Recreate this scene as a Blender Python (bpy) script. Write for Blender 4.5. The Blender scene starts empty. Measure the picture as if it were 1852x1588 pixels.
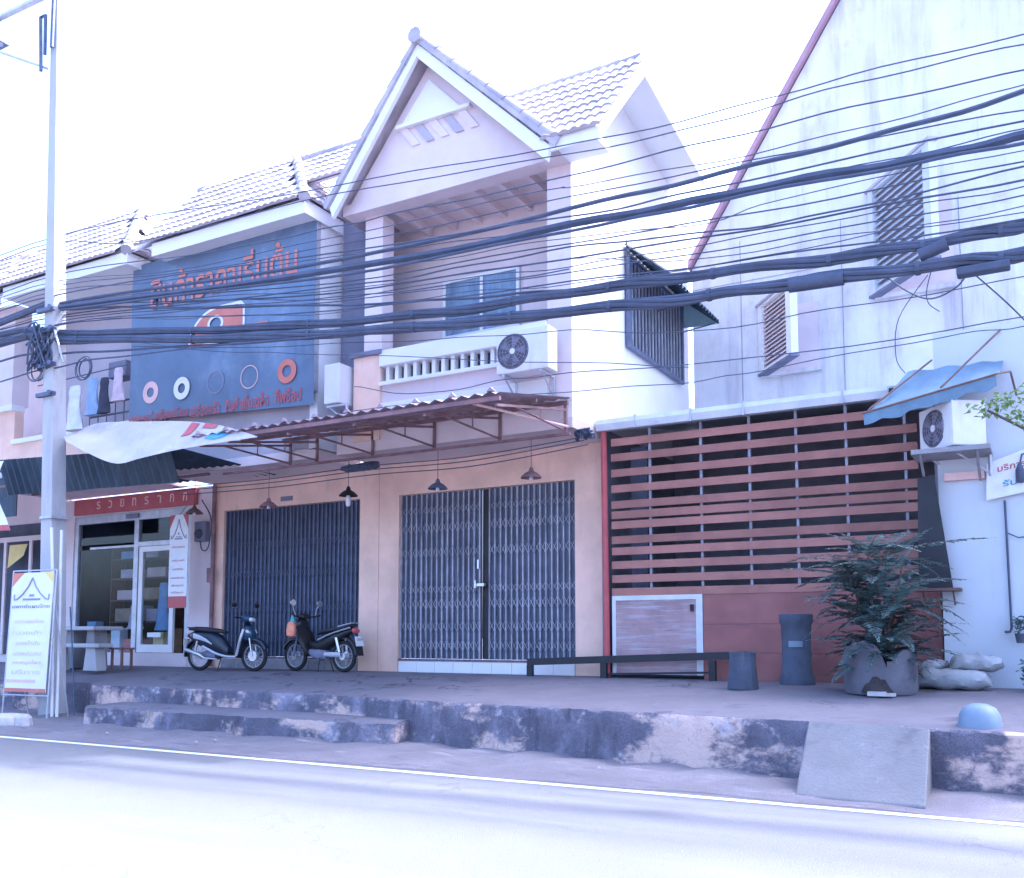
import bpy, bmesh, math, random
from mathutils import Vector, Matrix
random.seed(7)
R = math.radians
SC = bpy.context.scene
COL = SC.collection

# ------------------------------------------------------------------ camera
cam = bpy.data.cameras.new("camera")
camo = bpy.data.objects.new("camera", cam)
COL.objects.link(camo)
camo.location = (0, -14, 1.45)
camo.rotation_euler = (R(90 + 4.8), 0, R(29.3))
cam.sensor_width = 36.0
cam.lens = 36.0 * 1700 / 1852
cam.shift_y = 0.1151
cam.clip_start = 0.1
cam.clip_end = 2000
SC.camera = camo

# ------------------------------------------------------------------ sky, sun, exposure
SUN = Vector((0.46, 0.61, 1.0)).normalized()          # direction towards the sun
elev = math.asin(SUN.z)
azim = math.atan2(SUN.x, SUN.y)
world = bpy.data.worlds.new("World")
SC.world = world
world.use_nodes = True
wn = world.node_tree
bg = wn.nodes["Background"]
sky = wn.nodes.new("ShaderNodeTexSky")
sky.sky_type = 'NISHITA'
sky.sun_disc = False
sky.sun_elevation = elev
sky.sun_rotation = azim
sky.altitude = 100
sky.air_density = 1.0
sky.dust_density = 6.0
sky.ozone_density = 1.6
wn.links.new(sky.outputs[0], bg.inputs[0])
bg.inputs[1].default_value = 0.15
sun = bpy.data.lights.new("sun", 'SUN')
sun.energy = 1.5
sun.angle = R(3)
sun.color = (1.0, 0.965, 0.92)
suno = bpy.data.objects.new("sun", sun)
COL.objects.link(suno)
suno.rotation_euler = SUN.to_track_quat('Z', 'Y').to_euler()
suno.location = (0, 0, 30)
SC.view_settings.view_transform = 'Standard'
SC.view_settings.look = 'None'
SC.view_settings.exposure = 2.58
SC.view_settings.gamma = 1.0
SC.view_settings.use_white_balance = True          # the print's cool, slightly magenta camera balance
SC.view_settings.white_balance_temperature = 5250
SC.view_settings.white_balance_tint = 17

# ------------------------------------------------------------------ materials
def _new(name):
    m = bpy.data.materials.new(name)
    m.use_nodes = True
    nt = m.node_tree
    return m, nt, nt.nodes["Principled BSDF"]

def _pos(nt, scale):
    g = nt.nodes.new("ShaderNodeNewGeometry")
    mp = nt.nodes.new("ShaderNodeMapping")
    mp.inputs["Scale"].default_value = scale
    nt.links.new(g.outputs["Position"], mp.inputs["Vector"])
    return mp.outputs["Vector"]

def _noise(nt, scale, mult=(1, 1, 1), detail=5, rough=0.6):
    n = nt.nodes.new("ShaderNodeTexNoise")
    n.inputs["Scale"].default_value = scale
    n.inputs["Detail"].default_value = detail
    n.inputs["Roughness"].default_value = rough
    nt.links.new(_pos(nt, mult), n.inputs["Vector"])
    return n.outputs["Fac"]

def _ramp(nt, fac, p0, p1):
    r = nt.nodes.new("ShaderNodeMapRange")
    r.interpolation_type = 'SMOOTHSTEP'
    r.inputs["From Min"].default_value = p0
    r.inputs["From Max"].default_value = p1
    nt.links.new(fac, r.inputs["Value"])
    return r.outputs["Result"]

def _mix(nt, fac, a, b):
    m = nt.nodes.new("ShaderNodeMix")
    m.data_type = 'RGBA'
    for sock, v in ((m.inputs[6], a), (m.inputs[7], b)):
        if isinstance(v, (tuple, list)):
            sock.default_value = (*v[:3], 1)
        else:
            nt.links.new(v, sock)
    if isinstance(fac, float):
        m.inputs[0].default_value = fac
    else:
        nt.links.new(fac, m.inputs[0])
    return m.outputs[2]

def pmat(name, base, rough=0.75, var=0.18, vscale=2.0, dirt=None, bump=0.15, bscale=45, metal=0.0, spec=0.4, grain=0.0, objvar=0.0, crack=None):
    """paint / plaster / metal: base colour with soft variation; dirt = list of (colour, scale, stretch, lo, hi)"""
    m, nt, b = _new(name)
    dark = tuple(c * (1 - var) for c in base)
    lite = tuple(min(1, c * (1 + var * 0.55)) for c in base)
    col = _mix(nt, _ramp(nt, _noise(nt, vscale), 0.3, 0.7), dark, lite)
    if grain:
        col = _mix(nt, _ramp(nt, _noise(nt, 90, detail=2), 0.35, 0.65), tuple(c * (1 - grain) for c in base), col)
    for (dc, ds, st, lo, hi) in (dirt or []):
        col = _mix(nt, _ramp(nt, _noise(nt, ds, st, 7, 0.68), lo, hi), col, dc)
    if crack:
        vo = nt.nodes.new("ShaderNodeTexVoronoi")
        vo.feature = 'DISTANCE_TO_EDGE'
        vo.inputs["Scale"].default_value = crack[0]
        nz = nt.nodes.new("ShaderNodeTexNoise")
        nz.inputs["Scale"].default_value = 2.2
        nz.inputs["Detail"].default_value = 6
        nt.links.new(_pos(nt, (1, 1, 1)), nz.inputs["Vector"])
        vm = nt.nodes.new("ShaderNodeVectorMath")
        vm.operation = 'MULTIPLY_ADD'
        nt.links.new(nz.outputs["Color"], vm.inputs[0])
        vm.inputs[1].default_value = (0.9, 0.9, 0.9)
        nt.links.new(_pos(nt, (1, 1, 1)), vm.inputs[2])
        nt.links.new(vm.outputs[0], vo.inputs["Vector"])
        cm = nt.nodes.new("ShaderNodeMath"); cm.operation = 'LESS_THAN'
        nt.links.new(vo.outputs["Distance"], cm.inputs[0]); cm.inputs[1].default_value = crack[1]
        gate_ = nt.nodes.new("ShaderNodeMath"); gate_.operation = 'MULTIPLY'
        nt.links.new(cm.outputs[0], gate_.inputs[0]); nt.links.new(_ramp(nt, _noise(nt, 0.5), 0.45, 0.6), gate_.inputs[1])
        col = _mix(nt, gate_.outputs[0], col, crack[2])
    if objvar:
        oi = nt.nodes.new("ShaderNodeObjectInfo")
        mr = nt.nodes.new("ShaderNodeMapRange")
        mr.inputs["To Min"].default_value = 1 - objvar; mr.inputs["To Max"].default_value = 1 + objvar * .7
        nt.links.new(oi.outputs["Random"], mr.inputs["Value"])
        hs = nt.nodes.new("ShaderNodeHueSaturation")
        nt.links.new(mr.outputs[0], hs.inputs["Value"]); nt.links.new(col, hs.inputs["Color"])
        col = hs.outputs[0]
    nt.links.new(col, b.inputs["Base Color"])
    b.inputs["Roughness"].default_value = rough
    b.inputs["Metallic"].default_value = metal
    b.inputs["Specular IOR Level"].default_value = spec
    if bump:
        bn = nt.nodes.new("ShaderNodeBump")
        bn.inputs["Strength"].default_value = bump
        bn.inputs["Distance"].default_value = 0.02
        nt.links.new(_noise(nt, bscale, detail=4), bn.inputs["Height"])
        nt.links.new(bn.outputs[0], b.inputs["Normal"])
    return m

V = (1, 1, 0.16)       # vertical streaks
U = (1, 1, 1)
M = {}
M['pink'] = pmat('peach_paint', (0.87, 0.59, 0.465), 0.8, 0.14, 1.3, [((0.60, 0.42, 0.36), 2.2, V, 0.55, 0.80), ((0.52, 0.38, 0.35), 6.0, (1, 1, .05), 0.62, 0.82), ((0.86, 0.66, 0.44), 1.1, (0.3, 0.3, 2.2), 0.55, 0.8)], 0.12)
M['lilac'] = pmat('pale_lilac_paint', (0.74, 0.62, 0.62), 0.8, 0.08, 1.3, [((0.55, 0.46, 0.47), 2.0, V, 0.58, 0.85)], 0.1)
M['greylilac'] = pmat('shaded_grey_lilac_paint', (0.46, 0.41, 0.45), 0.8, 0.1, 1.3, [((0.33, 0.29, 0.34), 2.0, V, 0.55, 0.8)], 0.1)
M['white'] = pmat('white_paint', (0.82, 0.80, 0.79), 0.75, 0.05, 1.0, [((0.62, 0.56, 0.53), 1.7, V, 0.6, 0.85)], 0.08)
M['bluewhite'] = pmat('bluish_white_paint', (0.60, 0.63, 0.68), 0.75, 0.06, 1.0, [((0.46, 0.47, 0.52), 1.5, V, 0.55, 0.85)], 0.1)
M['cream'] = pmat('cream_gable_paint', (0.83, 0.77, 0.74), 0.8, 0.06, .8, [((0.70, 0.56, 0.52), 1.1, V, 0.58, 0.85)], 0.1)
M['shade_grey'] = pmat('dark_grey_paint_and_shade', (0.20, 0.20, 0.27), 0.75, 0.15, 2, [((0.12, 0.12, 0.16), 2.5, V, 0.55, 0.8)], 0.1)  # own grey of small parts; on the balcony wall strip it is painted shade
M['tile'] = pmat('pale_roof_tile', (0.46, 0.41, 0.45), 0.7, 0.22, 2.3, [((0.36, 0.33, 0.38), 5, U, 0.60, 0.8)], 0.2, 60, objvar=0.16)
M['concrete_wall'] = pmat('weathered_render', (0.76, 0.73, 0.73), 0.85, 0.10, 0.7, [((0.42, 0.38, 0.41), 1.0, (1.4, 1.4, 0.16), 0.44, 0.76), ((0.50, 0.42, 0.42), 0.6, (1, 1, .5), 0.52, 0.72), ((0.30, 0.29, 0.33), 4.5, (1.5, 1.5, 0.07), 0.62, 0.85), ((0.58, 0.45, 0.44), 0.9, U, 0.60, 0.8)], 0.25, 30)
M['concrete'] = pmat('grey_concrete', (0.34, 0.33, 0.35), 0.9, 0.2, 2.5, [((0.16, 0.16, 0.18), 3.0, U, 0.55, 0.75)], 0.4, 35, grain=0.2)
M['pole'] = pmat('pole_concrete', (0.50, 0.49, 0.50), 0.85, 0.12, 2.0, [((0.30, 0.29, 0.32), 3, V, 0.50, 0.8)], 0.25, 40, grain=0.1)
M['pave'] = pmat('pavement_concrete', (0.205, 0.185, 0.21), 0.9, 0.28, 1.1, [((0.085, 0.078, 0.10), 1.1, U, 0.52, 0.74), ((0.25, 0.23, 0.245), 2.4, U, 0.60, 0.8)], 0.35, 25, grain=0.22, crack=(0.55, 0.010, (0.06, 0.055, 0.07)))
M['mould'] = pmat('mouldy_peeling_paint', (0.15, 0.14, 0.18), 0.9, 0.35, 2.0, [((0.26, 0.24, 0.30), 1.7, (1, 1, 0.7), 0.46, 0.72), ((0.58, 0.43, 0.37), 0.7, (1, 1, 1.8), 0.495, 0.59), ((0.44, 0.40, 0.43), 2.4, (1, 1, 1.2), 0.57, 0.70), ((0.075, 0.072, 0.10), 1.4, (1, 1, 0.45), 0.55, 0.70), ((0.10, 0.095, 0.125), 9.0, (1, 1, 0.6), 0.60, 0.72), ((0.07, 0.068, 0.09), 5.0, (1, 1, 0.12), 0.58, 0.72)], 0.9, 18, grain=0.35)
M['ramp'] = pmat('ramp_concrete', (0.205, 0.20, 0.21), 0.9, 0.18, 2.5, [((0.11, 0.105, 0.125), 2.2, U, 0.50, 0.72), ((0.30, 0.29, 0.30), 3.5, U, 0.58, 0.75)], 0.4, 30, grain=0.15, crack=(1.3, 0.010, (0.10, 0.10, 0.11)))
M['road'] = pmat('dusty_asphalt', (0.20, 0.196, 0.205), 0.9, 0.10, 0.5, [((0.225, 0.22, 0.225), 0.35, (0.15, 1.6, 1), 0.5, 0.7), ((0.17, 0.17, 0.185), 0.8, (0.12, 2.4, 1), 0.58, 0.78), ((0.13, 0.13, 0.14), 22, U, 0.58, 0.72), ((0.30, 0.295, 0.30), 35, U, 0.60, 0.72)], 0.5, 120, grain=0.28, crack=(0.30, 0.004, (0.15, 0.145, 0.155)))
M['line'] = pmat('road_line_paint', (0.75, 0.75, 0.76), 0.8, 0.1, 2, [((0.30, 0.29, 0.31), 3.5, (1, 1, 1), 0.58, 0.72)], 0.3, 90, grain=0.15)
M['dust'] = pmat('dusty_shoulder', (0.25, 0.225, 0.245), 0.95, 0.25, 1.4, [((0.14, 0.125, 0.15), 2.2, (0.6, 2, 1), 0.56, 0.7), ((0.36, 0.33, 0.34), 1.8, (0.5, 2, 1), 0.56, 0.75)], 0.8, 50, grain=0.3)
M['soil'] = pmat('soil', (0.06, 0.05, 0.05), 0.95, 0.3, 6, None, 0.8, 40)
M['gate'] = pmat('navy_gate_steel', (0.10, 0.113, 0.165), 0.5, 0.25, 3, [((0.14, 0.15, 0.21), 5, V, 0.56, 0.8)], 0.1)
M['gate_bar'] = pmat('grey_gate_bar', (0.40, 0.40, 0.46), 0.45, 0.2, 6, [((0.10, 0.11, 0.2), 7, V, 0.52, 0.75)], 0.05, metal=0.2, objvar=0.18)
M['gate_dark'] = pmat('dark_gate_bar', (0.125, 0.145, 0.22), 0.5, 0.2, 6, None, 0.05, metal=0.1, objvar=0.15)
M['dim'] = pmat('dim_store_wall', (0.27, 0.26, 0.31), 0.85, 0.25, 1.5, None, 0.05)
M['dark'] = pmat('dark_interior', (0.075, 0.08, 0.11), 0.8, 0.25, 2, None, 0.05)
M['black'] = pmat('black_paint', (0.022, 0.022, 0.03), 0.5, 0.2, 4, None, 0.05)
M['cable'] = pmat('cable_sheath', (0.075, 0.09, 0.14), 0.6, 0.2, 4, None, 0.1)
M['slat'] = pmat('brick_red_slat', (0.36, 0.165, 0.135), 0.7, 0.20, 1.6, [((0.28, 0.135, 0.145), 3.0, (0.3, 1, 3), 0.55, 0.75), ((0.46, 0.24, 0.20), 2.5, (0.25, 1, 4), 0.60, 0.8)], 0.15, objvar=0.16)
M['redpanel'] = pmat('red_brown_board', (0.30, 0.125, 0.115), 0.75, 0.22, 1.4, [((0.22, 0.09, 0.11), 1.6, (0.5, 1, 2.5), 0.54, 0.75)], 0.2, objvar=0.12)
M['oldpanel'] = pmat('scraped_board', (0.40, 0.27, 0.28), 0.8, 0.2, 2, [((0.44, 0.40, 0.44), 5.0, (0.30, 1, 4.5), 0.48, 0.66), ((0.25, 0.17, 0.19), 7.0, (0.25, 1, 5), 0.56, 0.72), ((0.50, 0.50, 0.54), 12.0, (0.3, 1, 3), 0.60, 0.70)], 0.3)
M['redpipe'] = pmat('red_pipe_paint', (0.47, 0.10, 0.11), 0.5, 0.15, 4, None, 0.05)
M['steel'] = pmat('galvanised_steel', (0.52, 0.53, 0.57), 0.45, 0.15, 5, [((0.30, 0.30, 0.34), 5, V, 0.55, 0.8)], 0.05, metal=0.35)
M['postgrey'] = pmat('grey_post_paint', (0.30, 0.30, 0.35), 0.6, 0.2, 5, None, 0.05)
M['gutter'] = pmat('zinc_gutter', (0.62, 0.64, 0.68), 0.5, 0.12, 3, [((0.36, 0.36, 0.40), 3, (0.6, 1, 1), 0.6, 0.8)], 0.08, metal=0.15)
M['rust'] = pmat('rusty_canopy_steel', (0.26, 0.155, 0.165), 0.8, 0.3, 3, [((0.30, 0.15, 0.11), 4, U, 0.55, 0.75)], 0.2)
M['canopy'] = pmat('old_canopy_sheet', (0.37, 0.28, 0.32), 0.7, 0.25, 2, [((0.20, 0.12, 0.12), 3, U, 0.55, 0.75)], 0.1)
M['green_sheet'] = pmat('dark_green_sheet', (0.035, 0.058, 0.085), 0.6, 0.25, 3, [((0.06, 0.09, 0.125), 5, V, 0.5, 0.75)], 0.1)
M['teal_sheet'] = pmat('pale_teal_sheet', (0.34, 0.50, 0.54), 0.6, 0.15, 3, [((0.18, 0.27, 0.30), 4, U, 0.58, 0.75)], 0.1)
M['grey_sheet'] = pmat('pale_grey_sheet', (0.50, 0.55, 0.60), 0.6, 0.15, 3, [((0.28, 0.32, 0.36), 4, U, 0.58, 0.75)], 0.1)
M['blue_awn'] = pmat('faded_blue_canvas', (0.17, 0.26, 0.35), 0.8, 0.18, 2.5, [((0.10, 0.20, 0.30), 3, U, 0.58, 0.8)], 0.2)
M['vinyl_blue'] = pmat('blue_vinyl', (0.135, 0.19, 0.285), 0.45, 0.16, 0.8, [((0.24, 0.31, 0.42), 0.7, (1, 1, 0.7), 0.5, 0.75), ((0.085, 0.135, 0.24), 1.2, (0.5, 1, 1.5), 0.6, 0.8)], 0.25, 3.0)
M['vinyl_white'] = pmat('white_vinyl', (0.80, 0.79, 0.80), 0.5, 0.05, 2, [((0.66, 0.62, 0.66), 1.6, U, 0.5, 0.75)], 0.15, 6)
M['tarp'] = pmat('dirty_tarpaulin', (0.50, 0.46, 0.50), 0.6, 0.10, 2, [((0.36, 0.33, 0.37), 1.8, U, 0.48, 0.75), ((0.60, 0.57, 0.60), 3.5, U, 0.58, 0.75)], 0.4, 5)
M['orange'] = pmat('orange_print', (0.62, 0.20, 0.15), 0.5, 0.1, 3, None, 0)
M['red'] = pmat('red_print', (0.48, 0.10, 0.11), 0.5, 0.12, 3, None, 0)
M['pinkprint'] = pmat('pale_pink_print', (0.80, 0.52, 0.48), 0.5, 0.1, 3, None, 0)
M['printblue'] = pmat('print_blue', (0.10, 0.34, 0.50), 0.5, 0.1, 3, None, 0)
M['printgrey'] = pmat('print_grey', (0.30, 0.28, 0.36), 0.5, 0.1, 3, None, 0)
M['yellow'] = pmat('yellow_paper', (0.80, 0.62, 0.24), 0.7, 0.1, 3, None, 0.05)
M['ac'] = pmat('ac_casing', (0.74, 0.73, 0.74), 0.5, 0.06, 3, [((0.55, 0.50, 0.46), 3, V, 0.6, 0.85)], 0.03)
M['grille'] = pmat('fan_grille', (0.09, 0.09, 0.12), 0.6, 0.2, 6, None, 0)
M['rubber'] = pmat('tyre_rubber', (0.022, 0.022, 0.025), 0.85, 0.2, 8, None, 0.2, 80)
M['chrome'] = pmat('bright_metal', (0.62, 0.63, 0.66), 0.28, 0.08, 6, None, 0, metal=0.75)
M['bikeblue'] = pmat('dark_blue_plastic', (0.016, 0.024, 0.042), 0.28, 0.1, 3, None, 0, spec=0.5)
M['biketeal'] = pmat('blue_front_plastic', (0.03, 0.07, 0.125), 0.3, 0.1, 3, None, 0, spec=0.5)
M['bikeblack'] = pmat('black_plastic', (0.018, 0.018, 0.022), 0.42, 0.15, 5, None, 0.03)
M['seat'] = pmat('seat_vinyl', (0.03, 0.027, 0.035), 0.6, 0.2, 6, None, 0.2, 60)
M['silver'] = pmat('silver_plastic', (0.55, 0.56, 0.60), 0.35, 0.08, 4, None, 0, metal=0.4)
M['plate'] = pmat('licence_plate', (0.75, 0.75, 0.76), 0.5, 0.05, 4, None, 0)
M['bagorange'] = pmat('orange_bag', (0.80, 0.30, 0.18), 0.6, 0.15, 9, None, 0.5, 18)
M['bagteal'] = pmat('teal_bag', (0.10, 0.38, 0.38), 0.6, 0.15, 9, None, 0.4, 18)
M['porcelain'] = pmat('dirty_porcelain', (0.66, 0.69, 0.72), 0.3, 0.08, 3, [((0.40, 0.40, 0.42), 3, U, 0.58, 0.78)], 0.05)
M['pot'] = pmat('mossy_pot_concrete', (0.165, 0.16, 0.19), 0.9, 0.22, 3, [((0.08, 0.085, 0.11), 2.5, U, 0.52, 0.74), ((0.30, 0.29, 0.31), 4, V, 0.62, 0.78)], 0.5, 28, grain=0.15)
M['potdark'] = pmat('dark_blue_grey_pot', (0.085, 0.10, 0.14), 0.85, 0.25, 3, [((0.18, 0.19, 0.23), 3.5, V, 0.54, 0.76)], 0.4, 30)
M['bluebucket'] = pmat('pale_blue_plastic', (0.20, 0.26, 0.34), 0.5, 0.1, 3, [((0.12, 0.20, 0.31), 5, U, 0.55, 0.8)], 0.05)
M['wood'] = pmat('brown_wood', (0.20, 0.12, 0.10), 0.7, 0.25, 4, None, 0.2)
M['bark'] = pmat('bark', (0.13, 0.10, 0.08), 0.9, 0.25, 8, None, 0.5)
M['cloth_white'] = pmat('white_cloth', (0.72, 0.74, 0.80), 0.9, 0.12, 5, None, 0.3, 10)
M['cloth_dark'] = pmat('dark_cloth', (0.05, 0.055, 0.085), 0.9, 0.2, 5, None, 0.3, 10)
M['cloth_blue'] = pmat('light_blue_cloth', (0.30, 0.42, 0.62), 0.9, 0.15, 5, None, 0.3, 10)
M['cloth_pink'] = pmat('pale_pink_cloth', (0.62, 0.50, 0.56), 0.9, 0.15, 5, None, 0.3, 10)
M['card'] = pmat('cardboard', (0.45, 0.30, 0.20), 0.85, 0.2, 5, None, 0.1)
M['verge'] = pmat('mauve_verge', (0.42, 0.25, 0.30), 0.7, 0.15, 3, None, 0.1)
M['stone'] = pmat('pale_stone', (0.50, 0.46, 0.46), 0.9, 0.2, 5, None, 0.5, 20)
M['curtain'] = pmat('pale_curtain', (0.50, 0.54, 0.62), 0.9, 0.12, 5, [((0.36, 0.40, 0.5), 9, V, 0.45, 0.6)], 0.2)

def leaf_mat(name, c1, c2):
    m, nt, b = _new(name)
    oi = nt.nodes.new("ShaderNodeNewGeometry")
    col = _mix(nt, oi.outputs["Random Per Island"], c1, c2)
    nt.links.new(col, b.inputs["Base Color"])
    b.inputs["Roughness"].default_value = 0.55
    b.inputs["Subsurface Weight"].default_value = 0.0
    tr = nt.nodes.new("ShaderNodeBsdfTranslucent")
    nt.links.new(col, tr.inputs[0])
    mx = nt.nodes.new("ShaderNodeMixShader")
    mx.inputs[0].default_value = 0.3
    nt.links.new(b.outputs[0], mx.inputs[1])
    nt.links.new(tr.outputs[0], mx.inputs[2])
    nt.links.new(mx.outputs[0], nt.nodes["Material Output"].inputs[0])
    return m
M['leaf_dark'] = leaf_mat('blue_green_leaf', (0.07, 0.125, 0.14), (0.15, 0.23, 0.21))
M['leaf_pale'] = leaf_mat('pale_green_leaf', (0.13, 0.22, 0.08), (0.24, 0.36, 0.12))

def glass_mat():
    m, nt, b = _new('window_glass')
    tr = nt.nodes.new("ShaderNodeBsdfTransparent")
    tr.inputs[0].default_value = (0.80, 0.86, 0.90, 1)
    gl = nt.nodes.new("ShaderNodeBsdfGlossy")
    gl.inputs["Roughness"].default_value = 0.04
    fr = nt.nodes.new("ShaderNodeFresnel")
    fr.inputs[0].default_value = 1.5
    mx = nt.nodes.new("ShaderNodeMixShader")
    ge = nt.nodes.new("ShaderNodeNewGeometry")
    ml = nt.nodes.new("ShaderNodeMath")
    ml.operation = 'MULTIPLY_ADD'                      # no reflection where the thin pane is left again
    nt.links.new(ge.outputs["Backfacing"], ml.inputs[0])
    ml.inputs[1].default_value = -1.0
    ml.inputs[2].default_value = 1.0
    m2 = nt.nodes.new("ShaderNodeMath")
    m2.operation = 'MULTIPLY'
    nt.links.new(ml.outputs[0], m2.inputs[0])
    nt.links.new(fr.outputs[0], m2.inputs[1])
    nt.links.new(m2.outputs[0], mx.inputs[0])
    nt.links.new(tr.outputs[0], mx.inputs[1])
    nt.links.new(gl.outputs[0], mx.inputs[2])
    nt.links.new(mx.outputs[0], nt.nodes["Material Output"].inputs[0])
    return m
M['glass'] = glass_mat()

# ------------------------------------------------------------------ mesh helpers
class MB:
    def __init__(s):
        s.v = []; s.f = []
    def add(s, vs, fs):
        n = len(s.v)
        s.v += [Vector(p) for p in vs]
        s.f += [tuple(i + n for i in f) for f in fs]
        return s
    def box(s, x0, x1, y0, y1, z0, z1):
        return s.add([(x0, y0, z0), (x1, y0, z0), (x1, y1, z0), (x0, y1, z0), (x0, y0, z1), (x1, y0, z1), (x1, y1, z1), (x0, y1, z1)],
                     [(0, 3, 2, 1), (4, 5, 6, 7), (0, 1, 5, 4), (1, 2, 6, 5), (2, 3, 7, 6), (3, 0, 4, 7)])
    def cbox(s, c, d):
        return s.box(c[0] - d[0] / 2, c[0] + d[0] / 2, c[1] - d[1] / 2, c[1] + d[1] / 2, c[2] - d[2] / 2, c[2] + d[2] / 2)
    def prism(s, poly, axis, a, b):
        """poly: 2-D points; axis 'x': poly is (y,z), 'y': (x,z), 'z': (x,y)"""
        def P(p, t):
            return {'x': (t, p[0], p[1]), 'y': (p[0], t, p[1]), 'z': (p[0], p[1], t)}[axis]
        n = len(poly)
        return s.add([P(p, a) for p in poly] + [P(p, b) for p in poly],
                     [tuple(range(n))[::-1], tuple(range(n, 2 * n))] + [(i, (i + 1) % n, n + (i + 1) % n, n + i) for i in range(n)])
    def quad(s, a, b, c, d, t=0.02):
        """slab over a quad, thickness t along its normal"""
        a, b, c, d = map(Vector, (a, b, c, d))
        n = (b - a).cross(d - a).normalized() * t
        return s.add([a, b, c, d, a + n, b + n, c + n, d + n], [(3, 2, 1, 0), (4, 5, 6, 7), (0, 1, 5, 4), (1, 2, 6, 5), (2, 3, 7, 6), (3, 0, 4, 7)])
    def tube(s, pts, r, n=8, caps=True):
        pts = [Vector(p) for p in pts]
        rs = r if isinstance(r, (list, tuple)) else [r] * len(pts)
        rings = []
        prev = None
        for i, p in enumerate(pts):
            t = (pts[min(i + 1, len(pts) - 1)] - pts[max(i - 1, 0)]).normalized()
            if prev is None:
                ref = Vector((0, 0, 1)) if abs(t.z) < 0.9 else Vector((1, 0, 0))
                u = t.cross(ref).normalized()
            else:
                u = (prev - t * prev.dot(t)).normalized()
            prev = u
            w = t.cross(u)
            rings.append([p + (u * math.cos(2 * math.pi * k / n) + w * math.sin(2 * math.pi * k / n)) * rs[i] for k in range(n)])
        return s.loft(rings, caps)
    def loft(s, rings, caps=True, closed=True):
        n = len(rings[0]); vs = [p for rg in rings for p in rg]; fs = []
        for i in range(len(rings) - 1):
            for k in range(n if closed else n - 1):
                a = i * n + k; b = i * n + (k + 1) % n
                fs.append((a, b, b + n, a + n))
        if caps:
            fs.append(tuple(range(n))[::-1]); fs.append(tuple(range((len(rings) - 1) * n, len(rings) * n)))
        return s.add(vs, fs)
    def lathe(s, prof, n=20, c=(0, 0, 0), axis='z'):
        c = Vector(c); rings = []
        for (r, h) in prof:
            rg = []
            for k in range(n):
                a = 2 * math.pi * k / n
                p = {'z': Vector((r * math.cos(a), r * math.sin(a), h)), 'y': Vector((r * math.cos(a), h, r * math.sin(a))), 'x': Vector((h, r * math.cos(a), r * math.sin(a)))}[axis]
                rg.append(c + p)
            rings.append(rg)
        return s.loft(rings, caps=False)
    def torus(s, c, Rr, r, n=28, m=8, axis='y', a0=0, a1=2 * math.pi, rx=None):
        c = Vector(c); rings = []
        full = abs(a1 - a0 - 2 * math.pi) < 1e-6
        cnt = n if full else n + 1
        for k in range(cnt):
            a = a0 + (a1 - a0) * k / n
            rg = []
            for j in range(m):
                b = 2 * math.pi * j / m
                q = Rr + r * math.cos(b); h = (rx or r) * math.sin(b)
                rg.append(c + {'y': Vector((q * math.cos(a), h, q * math.sin(a))), 'z': Vector((q * math.cos(a), q * math.sin(a), h)), 'x': Vector((h, q * math.cos(a), q * math.sin(a)))}[axis])
            rings.append(rg)
        if full:
            rings.append(rings[0])
        return s.loft(rings, caps=not full)
    def xf(s, mat):
        s.v = [mat @ p for p in s.v]
        return s

def mesh(name, mb, mats, smooth=False, bevel=0.0, seg=2, split=None):
    me = bpy.data.meshes.new(name)
    me.from_pydata([tuple(p) for p in mb.v], [], mb.f)
    for m in (mats if isinstance(mats, (list, tuple)) else [mats]):
        me.materials.append(M[m] if isinstance(m, str) else m)
    bm = bmesh.new(); bm.from_mesh(me)
    bmesh.ops.remove_doubles(bm, verts=bm.verts, dist=1e-5) if smooth else None
    bmesh.ops.recalc_face_normals(bm, faces=bm.faces)
    if bevel:
        ed = [e for e in bm.edges if len(e.link_faces) == 2 and e.calc_face_angle(0) > 0.5]
        bmesh.ops.bevel(bm, geom=ed, offset=bevel, segments=seg, affect='EDGES', profile=0.5, clamp_overlap=True)
    bm.to_mesh(me); bm.free()
    if split:
        for p in me.polygons:
            p.material_index = split(p)
    if smooth:
        for p in me.polygons:
            p.use_smooth = True
        me.set_sharp_from_angle(angle=R(42))
    return me

def link(name, me, parent=None):
    o = bpy.data.objects.new(name, me)
    COL.objects.link(o)
    if parent is not None:
        o.parent = parent
    return o

def base_of(o):
    p = Vector((0, 0, 0))
    while o is not None:
        p += o.location; o = o.parent
    return p

def part(name, mb, mats, parent, world=True, **k):
    """a mesh child; mb is in world coordinates unless world=False"""
    if world:
        mb.xf(Matrix.Translation(-base_of(parent)))
    return link(name, mesh(name, mb, mats, **k), parent)

def tag(o, label=None, cat=None, group=None, kind=None):
    for key, v in (('label', label), ('category', cat), ('group', group), ('kind', kind)):
        if v:
            o[key] = v
    return o

def thing(name, loc, label, cat, group=None, rz=0.0):
    o = bpy.data.objects.new(name, None)
    COL.objects.link(o)
    o.location = loc
    o.rotation_euler = (0, 0, rz)
    o.empty_display_size = 0.2
    return tag(o, label, cat, group)

def solo(name, mb, mats, label, cat, group=None, **k):
    """a top-level thing that is one mesh; origin at its base"""
    lo = Vector((sum(p.x for p in mb.v) / len(mb.v), sum(p.y for p in mb.v) / len(mb.v), min(p.z for p in mb.v)))
    mb.xf(Matrix.Translation(-lo))
    o = link(name, mesh(name, mb, mats, **k))
    o.location = lo
    return tag(o, label, cat, group)

def struct(name, mb, mats, **k):
    return tag(link(name, mesh(name, mb, mats, **k)), kind='structure')

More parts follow.
